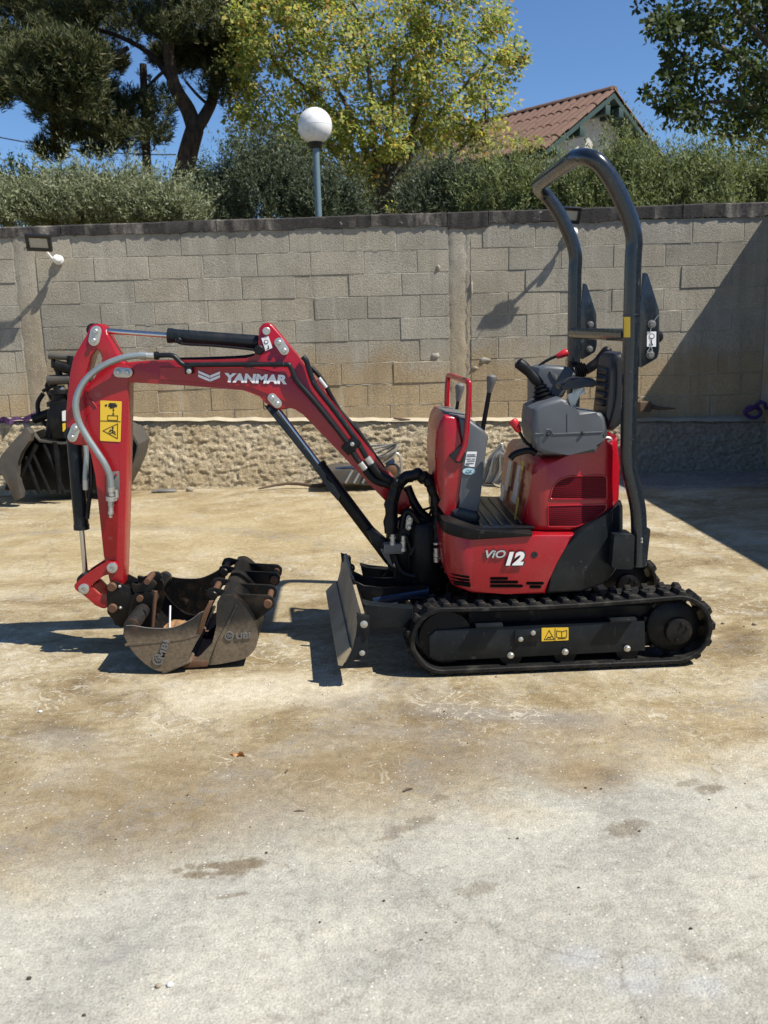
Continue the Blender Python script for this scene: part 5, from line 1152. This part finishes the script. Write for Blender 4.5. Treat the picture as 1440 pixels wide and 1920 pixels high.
# galvanised auxiliary hose and its coupling
tube('auxiliary_hose', [at(x, y, yq) for (x, y), yq in zip(K1([(560, 248), (500, 250), (430, 262), (350, 292), (280, 335), (225, 390), (190, 455), (179, 525), (195, 605), (240, 690), (290, 765), (335, 835), (362, 900), (372, 985)]), np.interp(range(14), [0, 3, 7, 11, 13], [YA-.03, YA-.045, YA-.06, YA-.05, YA-.035]))], .0145, 'galv', dip, 12, 5)
tube('hose_fitting', [at(*k1((525, 249)), YA-0.028), at(*k1((560, 249)), YA-0.024)], .0185, 'zinc', dip, 10); tube('hose_fitting', [at(*k1((560, 250)), YA-0.024), at(*k1((605, 252)), YA-0.020)], .0155, 'zinc', dip, 10); tube('hose_fitting', [at(*k1((603, 250)), YA-0.020), at(*k1((628, 250)), YA-0.019)], .018, 'hose', dip, 8)
plate('coupling_bracket', rounded(K1([(345, 880), (412, 874), (415, 960), (408, 1030), (345, 1020)]), 1.5), YA-.010, .005, 'castgrey', dip, .001)
bolt(at(*k1((397, 892)), YA-.008), .005, dip, 'red')
for (a, b, r_) in (((370, 960), (371, 985), .017), ((371, 985), (372, 1008), .013), ((371, 1012), (371, 1032), .026), ((370, 1032), (369, 1060), .014), ((369, 1058), (368, 1090), .011), ((368, 1090), (367, 1105), .013), ((367, 1105), (367, 1124), .008)): tube('coupling', [at(*k1(a), YA-0.035), at(*k1(b), YA-0.035)], r_, 'zinc', dip, 10)
tube('hose_fitting', [at(*k1((398, 975)), YA-0.025), at(*k1((400, 1015)), YA-0.025)], .009, 'zinc', dip, 8)
# ---- bucket linkage and quick hitch
for y in (YA-.022, YA+.122):
    for L in ([(345, 207), (300, 205), (262, 222), (165, 285), (118, 330), (125, 352), (150, 372), (190, 378), (215, 325), (280, 280), (340, 262), (352, 235)], [(150, 345), (188, 335), (215, 345), (250, 380), (300, 390), (302, 448), (280, 458), (235, 440), (190, 400), (155, 372)]):
        bm = bmesh.new(); bm_plate(bm, [Vector((p.x, y, p.z)) for p in [at(*q_, YA) for q_ in rounded(K2(L), 3)]], .016, .003); link('link_plate', finish(bm, 30), 'red', ex)
for p in ((320, 242), (167, 356)): 
    c = at(*K2([p])[0], YA-.022); lathe('link_pin', c, (0, -1, 0), [(.0245, 0), (.0245, .012), (.018, .014), (.010, .014), (.009, .008), (.001, .008)], 'zinc', ex, 20)
    lathe('link_boss', c+Vector((0, .003, 0)), (0, 1, 0), [(.024, 0), (.024, .16)], 'red', ex, 16)
hit = None
for y in (YA-.028, YA+.130):
    bm = bmesh.new(); bm_plate(bm, [Vector((p.x, y, p.z)) for p in [at(*q_, YA) for q_ in rounded(K2([(296, 330), (322, 308), (345, 310), (425, 350), (425, 400), (420, 545), (366, 556), (300, 478)]), 3)]], .014, .002); h_ = link('quick_hitch', finish(bm, 30), 'bkblack', ex); hit = hit or h_
c = at(*K2([(372, 440)])[0], YM_); box('hitch_body', c, (.08, .14, .16), 'bkblack', hit, Matrix.Rotation(R_(-8), 3, 'Y'), .008)
for p in ((318, 345), (322, 460)):
    c = at(*K2([p])[0], YA-.028); lathe('hitch_pin', c+Vector((0, .01, 0)), (0, -1, 0), [(.022, 0), (.022, .022), (.018, .026), (.001, .026)], 'rust', hit, 14)
    bolt(c+Vector((.035, 0, .0)), .006, hit)
# ---- buckets
def shell(bm, pl, y0, y1, th, cen):
    o_, i_ = [], []
    for p in pl:
        d = (Vector((cen.x, 0, cen.z))-Vector((p.x, 0, p.z))).normalized()*th
        o_.append(p); i_.append(p+d)
    n = len(pl); V = {}
    for nm, L in (('o', o_), ('i', i_)):
        for k, y in enumerate((y0, y1)): V[nm, k] = [bm.verts.new((p.x, y, p.z)) for p in L]
    for A_, B_ in ((V['o', 0], V['o', 1]), (V['i', 1], V['i', 0]), (V['i', 0], V['o', 0]), (V['o', 1], V['i', 1])):
        for k in range(n-1): bm.faces.new((A_[k], A_[k+1], B_[k+1], B_[k]))
    for k in (0, n-1): bm.faces.new((V['o', 0][k], V['i', 0][k], V['i', 1][k], V['o', 1][k]))
def smooth_px(pts, k=5):
    P = [Vector((*p, 0)) for p in pts]; out = []
    for i in range(len(P)-1):
        a = P[max(i-1, 0)]; b = P[i]; c_ = P[i+1]; d = P[min(i+2, len(P)-1)]
        for j in range(k):
            t = j/k; v = .5*((2*b)+(c_-a)*t+(2*a-5*b+4*c_-d)*t*t+(3*b-a-3*c_+d)*t**3); out.append((v.x, v.y))
    out.append(pts[-1]); return out
def emblem(word, cx_, cy_, rpx, p0, p1, Y, hs, parent, mat='castgrey'):
    ring = circ(cx_, cy_, rpx, rpx, 20); inn = circ(cx_, cy_, rpx*.70, rpx*.70, 20)
    bm = bmesh.new(); n = 20
    A_ = [bm.verts.new(at(*p, Y)+Vector((0, -.005, 0))) for p in ring]; B_ = [bm.verts.new(at(*p, Y)+Vector((0, -.005, 0))) for p in inn]; A0 = [bm.verts.new(at(*p, Y)) for p in ring]; B0 = [bm.verts.new(at(*p, Y)) for p in inn]
    for k in range(n):
        j = (k+1) % n; bm.faces.new((A_[k], A_[j], B_[j], B_[k])); bm.faces.new((A_[k], A0[k], A0[j], A_[j])); bm.faces.new((B_[k], B_[j], B0[j], B0[k]))
    link('emblem_ring', finish(bm, 0), mat, parent)
    dirv = Vector((p1[0]-p0[0], p1[1]-p0[1])).normalized()
    poly('emblem_bars', strokes([((cx_-rpx*.5+k*rpx*.42-rpx*.1, cy_-rpx*.45+k*rpx*.12), (cx_+rpx*.1+k*rpx*.36-rpx*.2, cy_+rpx*.42-k*rpx*.1)) for k in range(3)], rpx*.22), Y-.005, .005, mat, parent)
    text('emblem_letters', word, p0, p1, Y, hs, mat, parent, 0, .035, .006, 1, None, .0)
# attached bucket: wide, hanging on the hitch
B1N, B1F = 3.80, 4.60
s1 = smooth_px(K2([(388, 558), (378, 585), (390, 630), (425, 690), (480, 748), (550, 795), (620, 803), (690, 775), (730, 730)]), 4)
topc = smooth_px(K2([(800, 600), (815, 482), (740, 527), (640, 568), (520, 570), (430, 556), (388, 558)]), 4)
side1 = s1+K2([(770, 650)])+[topc[0]]+topc[4:-1]
def mkbucket(parent, s_px, side_px, y0, y1, mside, mshell, cen_px, yref=None):
    yref = yref or y0; cen = at(*cen_px, yref); mesh_parent = None
    bm = bmesh.new(); shell(bm, [at(*p, yref) for p in s_px], y0+.004, y1-.004, .010, cen); sh_ = link('bucket_shell', finish(bm, 40), mshell, parent)
    for y in (y0-.001, y1-.009):
        bm = bmesh.new(); L = [at(*p, yref) for p in side_px]; bm_plate(bm, [Vector((p.x, y, p.z)) for p in L], .010, .0015, 1); link('side_plate', finish(bm, 30), mside if y < y0 else 'bkblack', parent if parent.type == 'EMPTY' else sh_)
    return sh_
b1 = mkbucket(ex, s1, side1, B1N, B1F, 'bucket', 'bkblack', K2([(600, 650)])[0])
tube('bucket_tube', [at(*K2([(420, 560)])[0], B1N+.012)+Vector((0, 0, .0)), Vector((at(*K2([(420, 560)])[0], B1N).x, B1F-.012, at(*K2([(420, 560)])[0], B1N).z))], .034, 'bucket', b1, 18)
bm = bmesh.new(); bm_plate(bm, [at(x, y, B1N-.006) for x, y in K2([(775, 598), (812, 480), (838, 430), (862, 428), (840, 480), (800, 600)])], .03, .002); link('side_cutter', finish(bm, 30), 'rust', b1)
lipp = [at(x, y, B1N) for x, y in K2([(600, 803), (735, 742), (745, 752), (600, 815), (585, 812)])]
bm = bmesh.new(); bm_plate(bm, [Vector((p.x, B1N-.004, max(.003, p.z))) for p in lipp], B1F-B1N+.008, .001); link('cutting_edge', finish(bm, 30), 'bucket', b1)
bm = bmesh.new(); L = [(385, 655), (540, 640), (700, 622), (785, 600), (785, 610), (700, 634), (540, 652), (388, 668)]; bm_plate(bm, [at(x, y, B1N-.004) for x, y in K2(L)], .006, .001); link('side_seam', finish(bm, 0), 'bucket', b1)
tube('rim_highlight', [at(x, y, B1N+.003) for x, y in topc[4:-1]], .0028, 'castgrey', b1, 6)  # thin pale tube lays a highlight along the bucket rim
emblem('MBI', *K2([(566, 738)])[0], 10.5, K2([(600, 738)])[0], K2([(630, 640)])[0], B1N-.002, .34, b1, 'castgrey')
for y in (YA-.045, YA+.045+.13):
    bm = bmesh.new(); L = [at(x, y_, YA-.02) for x, y_ in rounded(K2([(428, 395), (445, 375), (520, 370), (545, 372), (550, 395), (555, 470), (530, 560), (430, 565), (405, 520)]), 3)]; bm_plate(bm, [Vector((p.x, y, p.z)) for p in L], .014, .002); link('bucket_ear', finish(bm, 30), 'bkblack', b1)
for p, r_ in (((465, 412), .022), ((505, 320), .020)):
    c = at(*K2([p])[0], YA-.06); tube('bucket_pin', [c, c+Vector((0, .24 if r_ > .021 else .13, 0))], r_*.7, 'rust', b1, 14)
for y in (YA-.03, YA+.10):
    bm = bmesh.new(); L = [at(x, y_, YA) for x, y_ in rounded(K2([(425, 320), (470, 330), (500, 300), (545, 300), (565, 325), (545, 350), (520, 375), (460, 380), (440, 370)]), 3)]; bm_plate(bm, [Vector((p.x, y, p.z)) for p in L], .02, .003); link('hitch_claw', finish(bm, 30), 'bkblack', hit)
tube('bucket_rib', [at(*K2([(553, 370)])[0], 3.93), at(*K2([(535, 560)])[0], 3.93)], .009, 'rust', b1, 8)
tube('white_stick', [at(*K2([(631, 448)])[0], 4.05), at(*K2([(628, 575)])[0], 4.0)], .0045, 'wplastic', b1, 8)
soil = bmesh.new(); bmesh.ops.create_icosphere(soil, subdivisions=3, radius=1)
cS = at(*K2([(640, 555)])[0], 4.05)
for v in soil.verts: v.co = Vector((v.co.x*.07, v.co.y*.13, v.co.z*.035+.025*mn.noise(v.co*5)))+Vector((cS.x, 4.15, cS.z-.065))
link('soil_in_bucket', finish(soil, 0), 'earth', b1)
# two narrow buckets standing nested in front of it
s2 = smooth_px(K2([(905, 392), (950, 388), (1000, 420), (1050, 475), (1090, 545), (1106, 610), (1090, 680), (1040, 730), (960, 752), (850, 768), (745, 755)]), 4)
side2 = s2+K2([(800, 715), (860, 650), (882, 560), (880, 480), (885, 430)])
ear_px = rounded(K2([(823, 392), (838, 358), (870, 352), (1000, 385), (1170, 393), (1195, 418), (1190, 455), (1165, 475), (1100, 525), (1075, 520), (1000, 428), (950, 394), (900, 392), (860, 412), (835, 415)]), 3)
def loose_bucket(y0, y1, ears, label, mside, logo):
    c = at(*K2([(960, 760)])[0], 3.84)
    t = thing('digging_bucket', Vector((c.x, (y0+y1)/2, 0)), label, 'bucket', 'loose excavator buckets')
    sh_ = mkbucket(t, s2, side2, y0, y1, mside, 'bkblack', K2([(930, 580)])[0], 3.84)
    for y in ears:
        bm = bmesh.new(); bm_plate(bm, [Vector((p.x, y, p.z)) for p in [at(*q_, 3.90) for q_ in ear_px]], .014, .002); link('bucket_ear', finish(bm, 30), 'bkblack', t)
    for p in ((866, 385), (1160, 430)):
        q_ = at(*K2([p])[0], 3.90); tube('bucket_pin', [Vector((q_.x, ears[0]-.018, q_.z)), Vector((q_.x, ears[1]+.03, q_.z))], .0145, 'rust', t, 14)
        lathe('pin_head', Vector((q_.x, ears[0]-.012, q_.z)), (0, -1, 0), [(.021, 0), (.021, .010), (.017, .014), (.001, .014)], 'bkblack' if p[0] < 1000 else 'rust', t, 14)
    L = [at(*q_, 3.84) for q_ in K2([(700, 775), (745, 745), (835, 745), (835, 775), (705, 785)])]
    bm = bmesh.new(); bm_plate(bm, [Vector((p.x, y0-.004, max(.004, p.z))) for p in L], y1-y0+.008, .002); link('cutting_edge', finish(bm, 30), 'rust', t)
    L = [at(*q_, 3.84) for q_ in K2([(985, 440), (998, 446), (905, 640), (860, 750), (845, 755), (890, 630)])]
    bm = bmesh.new(); bm_plate(bm, [Vector((p.x, y0-.010, p.z)) for p in L], .010, .002); link('side_rib', finish(bm, 30), mside, t)
    if logo: emblem('UBI', *K2([(950, 610)])[0], 8.5, K2([(988, 628)])[0], K2([(1066, 622)])[0], y0-.002, .42, t, 'castgrey')
    return t
loose_bucket(3.84, 4.14, (3.895, 4.06), 'nearer of two loose narrow buckets, grey worn side with raised letters', 'bucket', True)
loose_bucket(4.20, 4.52, (4.28, 4.43), 'farther of two loose narrow black buckets, behind the lettered one', 'bkblack', False)

# ================================================================== SMALLER THINGS
# clamshell grab against the wall
GY = 8.25
gb = thing('clamshell_grab', Vector((at(140, 910, GY).x, GY, 0)), 'worn black clamshell grab with rotator leaning on the wall behind the dipper', 'grab')
K8 = lambda p: crop(0, 640, 4.8, p)
def gz(L): return [at(x, y, GY) for x, y in K8(L)]
bm = bmesh.new(); P = [Vector((p.x, GY-.32, max(.02, p.z))) for p in gz([(350, 740), (390, 790), (380, 860), (290, 960), (255, 1060), (250, 1160), (305, 1300), (300, 1355), (240, 1380), (215, 1330), (205, 1260), (150, 1160), (100, 1110), (40, 1180), (10, 1190), (60, 1100), (130, 980), (240, 850), (300, 790)])]; bm_plate(bm, P, .10, .01); link('tine', finish(bm, 30), 'grap', gb)
bm = bmesh.new(); L = gz([(30, 1180), (110, 1010), (240, 840), (360, 800), (420, 860), (620, 880), (860, 860), (1150, 750), (1240, 800), (1300, 900), (1270, 1040), (1200, 1200), (1140, 1310)]); shell(bm, [Vector((p.x, 0, max(.01, p.z))) for p in L], GY-.22, GY+.24, .02, Vector((at(130, 900, GY).x, 0, .0))); link('grab_shell', finish(bm, 40), 'grap', gb)
for y in (GY-.05, GY+.22):
    bm = bmesh.new(); P = [Vector((p.x, y, max(.01, p.z))) for p in gz([(60, 1330), (130, 1010), (250, 860), (420, 850), (860, 860), (1140, 770), (1230, 820), (1285, 910), (1250, 1050), (1180, 1210), (1130, 1330)])]; bm_plate(bm, P, .012, .002); link('grab_side', finish(bm, 30), 'black', gb)
for k in range(5):
    L = gz([(1150+8*k, 770+6*k), (1225+4*k, 830+4*k), (1285, 910+6*k), (1255, 1045), (1185, 1205), (1140, 1300)]); tube('shell_rib', [Vector((p.x, GY-.20+.1*k, max(.02, p.z))) for p in L], .012, 'grap', gb, 6, 3)
panel('grab_body', K8([(440, 570), (600, 560), (640, 880), (470, 880), (430, 740)]), GY-.22, GY+.05, 'black', gb, .02, 2)
c = at(*K8([(545, 560)])[0], GY-.1); lathe('rotator', c, (0, 0, 1), [(.12, -.02), (.12, .02), (.07, .03), (.07, .08), (.10, .09), (.10, .12), (.05, .13), (.05, .16)], 'black', gb, 20)
for a, b, r_, m_ in (((440, 130), (680, 145), .03, 'grap'), ((500, 215), (640, 250), .05, 'black'), ((430, 350), (640, 340), .045, 'grap'), ((385, 450), (600, 330), .016, 'hose'), ((480, 140), (480, 240), .02, 'black'), ((520, 250), (540, 330), .03, 'black'), ((640, 130), (660, 600), .04, 'black'), ((470, 620), (450, 860), .04, 'black'), ((580, 420), (520, 470), .03, 'zinc')): tube('grab_linkage', [at(*K8([a])[0], GY-.12), at(*K8([b])[0], GY-.12)], r_, m_, gb, 10)
plate('yellow_sticker', K8([(562, 740), (590, 735), (590, 810), (565, 812)]), GY-.235, .004, 'yellow', gb, 0); plate('white_sticker', K8([(558, 630), (590, 620), (590, 715), (560, 718)]), GY-.235, .004, 'white', gb, 0)
tube('cylinder_rod', gz([(300, 700), (470, 640)]), .045, 'black', gb, 12)
for a, b, r_ in (((300, 1010), (420, 1330), .02), ((350, 960), (520, 1340), .018), ((460, 900), (640, 1330), .02), ((250, 1200), (400, 900), .025), ((560, 880), (600, 1330), .03), ((1180, 800), (1150, 1290), .015)): tube('grab_brace', [Vector((p.x, GY-.20, max(.03, p.z))) for p in gz([a, b])], r_, 'black', gb, 8)
tube('grab_hose', gz([(390, 470), (340, 560), (360, 680), (440, 760), (520, 700)]), .022, 'hose', gb, 8, 4); tube('grab_hose', gz([(480, 330), (420, 400), (470, 520), (560, 560)]), .018, 'hose', gb, 8, 4)
# webbing on the ledge, left and right
def strap(name, pts, wd, mat, label, Y):
    bm = bmesh.new(); a, b = [], []
    for i, (x, y) in enumerate(pts):
        p = at(x, y, Y+.03*math.sin(i*1.7)); a.append(bm.verts.new(p+Vector((0, .02*math.cos(i*2.1), wd/2)))); b.append(bm.verts.new(p+Vector((0, -.02*math.cos(i*2.1), -wd/2))))
    for k in range(len(pts)-1): bm.faces.new((a[k], a[k+1], b[k+1], b[k]))
    r_ = bmesh.ops.solidify(bm, geom=bm.faces[:], thickness=.006); o_ = link(name, finish(bm, 50), mat); return tag(o_, label, 'strap')
strap('webbing_strap', [(-30, 792), (-5, 790), (8, 786), (18, 791), (30, 786), (44, 789), (58, 781), (68, 776), (76, 779)], .055, 'purple', 'crumpled light purple webbing strap lying on the footing ledge at the far left', 8.60)
pts = [(1396, 772), (1402, 764), (1414, 763), (1424, 768), (1426, 777), (1416, 783), (1404, 781), (1397, 773), (1408, 768), (1418, 760), (1426, 754), (1434, 757), (1436, 764), (1446, 766), (1470, 770)]
tag(tube('coiled_strap', [at(x, y, 8.60-.012*(i % 3)) for i, (x, y) in enumerate(pts)], .018, 'dpurple', None, 8, 4), 'dark purple strap coiled on the footing ledge at the right edge', 'strap')
# timber scraps on the ledge
bm = bmesh.new(); c = at(1206, 762, 8.66); bm_box(bm, c, (.13, .10, .10), Matrix.Rotation(.2, 3, 'Z'), .008); tag(link('wood_block', finish(bm, 0), 'wood'), 'short block of old timber on the ledge behind the roll bar', 'timber')
tag(tube('wood_splinter', [at(1214, 760, 8.68), at(1235, 765, 8.66), at(1266, 766, 8.64)], [.03, .02, .006], 'wood', None, 7, 3), 'dark splintered stick on the ledge pointing right from the timber block', 'stick')
tag(tube('twig_on_ledge', [at(838-100, 784, 8.64), at(752, 786, 8.63), at(769, 787, 8.64)], [.010, .013, .007], 'wood', None, 7, 3), 'short brown stick lying on the sunlit footing ledge', 'stick')
# plate compactor and coiled cable behind the boom
KJ = lambda p: crop(600, 800, 3.789, p)
JY = 8.28
cp = thing('plate_compactor', Vector((at(700, 905, JY).x, JY, 0)), 'dusty plate compactor with blue motor guard at the wall behind the boom', 'compactor')
bm = bmesh.new(); P = [at(x, y, JY-.15) for x, y in KJ([(20, 400), (0, 330), (110, 300), (240, 310), (420, 330), (560, 370), (540, 400), (330, 415)])]; bm_plate(bm, [Vector((p.x, p.y, max(.005, p.z))) for p in P], .38, .015); link('base_plate', finish(bm, 30), 'grap', cp)
for x in (200, 260, 320): tube('plate_rib', [at(*KJ([(x-20, 400)])[0], JY-.16), at(*KJ([(x+30, 310)])[0], JY-.16)], .012, 'zinc', cp, 6)
panel('motor', KJ([(480, 270), (540, 265), (570, 290), (570, 360), (490, 360), (470, 320)]), JY-.12, JY+.12, 'castgrey', cp, .02, 2)
panel('motor_guard', KJ([(455, 250), (480, 235), (530, 240), (530, 265), (470, 278)]), JY-.14, JY+.12, 'bluem', cp, .01, 2)
tube('guard_tube', [at(x, y, JY-.13) for x, y in KJ([(450, 260), (500, 225), (545, 190), (575, 240), (580, 330)])], .014, 'zinc', cp, 8, 4)
tube('guard_tube', [at(x, y, JY-.13) for x, y in KJ([(110, 300), (200, 290), (280, 300)])], .012, 'bluem', cp, 8, 4)
lathe('recoil_starter', at(*KJ([(510, 310)])[0], JY-.125), (0, -1, 0), [(.05, 0), (.05, .02), (.03, .03), (.001, .03)], 'rust', cp, 18)
cc = thing('coiled_cable', Vector((at(720, 850, JY+.1).x, JY+.1, at(720, 860, JY).z)), 'coil of grey cable lying on the compactor behind the boom', 'cable')
for k in range(5):
    c = at(*KJ([(430+10*k, 165+8*k)])[0], JY-.04*k); tube('cable_loop', [c+Vector((.16*math.cos(t)*(1-.08*k), .10*math.sin(t), .05*math.sin(t+.5*k)+.02*math.cos(2*t))) for t in np.linspace(0, 2*math.pi, 19)], .011, 'plast' if k % 2 else 'castgrey', cc, 7, 2)
# bundle of clear tubing behind the console
tb = thing('tubing_bundle', Vector((at(905, 895, 8.3).x, 8.3, 0)), 'loose bundle of clear tubing on the ground between console and hood', 'tubing')
for k in range(9):
    x0 = 1150+12*k; pts = KJ([(x0, 385), (x0+20+6*k, 300), (x0+55, 220-6*k), (x0+110-4*k, 150+6*k), (1290, 120+12*k), (1300, 200+15*k), (1290, 300)])
    tube('tube_length', [Vector((p.x, 8.3-.03*k, max(.02, p.z))) for p in [at(x, y, 8.3) for x, y in pts]], .012, ('plast', 'castgrey', 'zinc')[k % 3], tb, 7, 4)
bm = bmesh.new(); c = at(*KJ([(1235, 360)])[0], 8.35); bm_box(bm, Vector((c.x, 8.38, .11)), (.24, .2, .22), None, .02); link('carton', finish(bm, 0), 'plast', tb)
lump(at(662, 880, 8.50)*1, (.01, .01, .01), 'stone', None, 'pebble', 3)
bpy.data.objects.remove(bpy.data.objects['pebble'])
# litter along the wall foot
def flat_thing(name, px, py, s, mat, label, cat, rot=0, seed=1, group=None, z=.0):
    c = gr(px, py); r_ = random.Random(seed); bm = bmesh.new(); bmesh.ops.create_icosphere(bm, subdivisions=2, radius=1); R3 = Matrix.Rotation(rot, 3, 'Z')
    for v in bm.verts: v.co = R3@(Vector((v.co.x*s[0], v.co.y*s[1], max(-.6, v.co.z)*s[2]))*r_.uniform(.8, 1.15))+Vector((c.x, min(c.y, 8.45), s[2]*.6))
    return tag(link(name, finish(bm, 60), mat), label, cat, group)
flat_thing('slate_piece', 330, 902, (.13, .05, .02), 'castgrey', 'flat dark piece of slate at the foot of the wall right of the dipper', 'stone', .1, 2)
flat_thing('stone_chip', 378, 898, (.04, .03, .03), 'stone', 'small pinkish stone beside the slate at the wall foot', 'stone', 0, 3)
tag(tube('dry_branch', [gr(490, 910)+Vector((0, -.3, .02)), gr(545, 906)+Vector((0, -.3, .05)), gr(600, 908)+Vector((0, -.25, .03)), gr(640, 903)+Vector((0, -.2, .03))], [.008, .014, .02, .012], 'wood', None, 7, 4), 'dry branch on the ground below the boom at the wall foot', 'branch')
# fallen leaf, twigs, pebbles on the concrete
c = gr(447, 1417); bm = bmesh.new(); L = [(-.028, .010), (-.018, .016), (-.006, .012), (.004, .014), (.014, .004), (.026, -.012), (.012, -.010), (.002, -.014), (-.008, -.004), (-.020, .000)]
vs = [bm.verts.new((c.x+x, c.y+y, .006+.008*math.sin(x*140))) for x, y in L]; bm.faces.new(vs); bmesh.ops.solidify(bm, geom=bm.faces[:], thickness=.001); tag(link('fallen_leaf', finish(bm, 0), 'leafbr'), 'curled orange fallen leaf on the concrete in front of the excavator', 'leaf')
def stick(px, py, dx, dy, r_, label):
    c = gr(px, py); tag(tube('twig', [c+Vector((-dx, -dy, r_)), c+Vector((0, .002, r_*1.6)), c+Vector((dx, dy, r_))], [r_*.7, r_, r_*.5], 'wood', None, 6, 2), label, 'twig', 'twigs on the concrete')
stick(765, 1483, .016, .008, .004, 'thick dark twig on the concrete in the middle foreground')
stick(561, 1522, .017, -.001, .002, 'thin dark twig lying level in the middle foreground')
stick(538, 1448, .004, .010, .0035, 'short brown twig pointing away, right of the orange leaf')
def pebble(px, py, r_, mat, label, group='pebbles on the concrete', seed=0):
    c = gr(px, py); q = random.Random(seed+int(px)); bm = bmesh.new(); bmesh.ops.create_icosphere(bm, subdivisions=2, radius=1)
    for v in bm.verts: v.co = Vector((v.co.x*r_*1.2, v.co.y*r_, v.co.z*r_*.8))*q.uniform(.88, 1.1)+Vector((c.x, c.y, r_*.65))
    tag(link('pebble', finish(bm, 60), mat), label, 'pebble', group)
pebble(297, 1851, .0065, 'stone', 'left one of two round pebbles side by side near the bottom edge')
pebble(319, 1849, .007, 'wplastic', 'pale right one of two round pebbles side by side near the bottom edge')
pebble(55, 1836, .005, 'stoned', 'small dark pebble near the lower left corner')
pebble(76, 1336, .007, 'wplastic', 'small white pebble at the left below the buckets')
dark = [(217, 1575), (352, 1492), (326, 1507), (664, 1364), (955, 1573), (970, 1573), (1199, 1559), (1380, 1515), (720, 1690), (855, 1730), (1202, 1908), (10, 1487), (30, 1430), (1010, 1338), (833, 1335), (1268, 1296), (1395, 1175), (1412, 1185), (1355, 1170), (1330, 1500), (50, 1553), (600, 1730), (1295, 1742), (1085, 1665), (500, 1600), (930, 1270), (700, 1316), (158, 1905), (1127, 1480), (1098, 1478)]
bm = bmesh.new()
for i in range(420):
    if i < len(dark): c = gr(*dark[i]); r_ = random.uniform(.002, .0042)
    else: c = Vector((random.uniform(-2.2, 2.6), random.uniform(1.7, 6.5), 0)); r_ = random.uniform(.0008, .0026)
    q = bmesh.ops.create_icosphere(bm, subdivisions=1, radius=r_)
    for v in q['verts']: v.co = Vector((v.co.x*1.25, v.co.y, v.co.z*.8))*random.uniform(.8, 1.15)+Vector((c.x, c.y, r_*.6))
o = link('grit', finish(bm, 60), 'stoned'); o['kind'] = 'stuff'; tag(o, 'dark grit and soil crumbs scattered over the concrete yard', 'grit')
pebble(1415, 1172, .010, 'stone', 'brown pebble right of the track end'); pebble(1356, 1170, .008, 'stone', 'brown pebble just behind the track at the right')
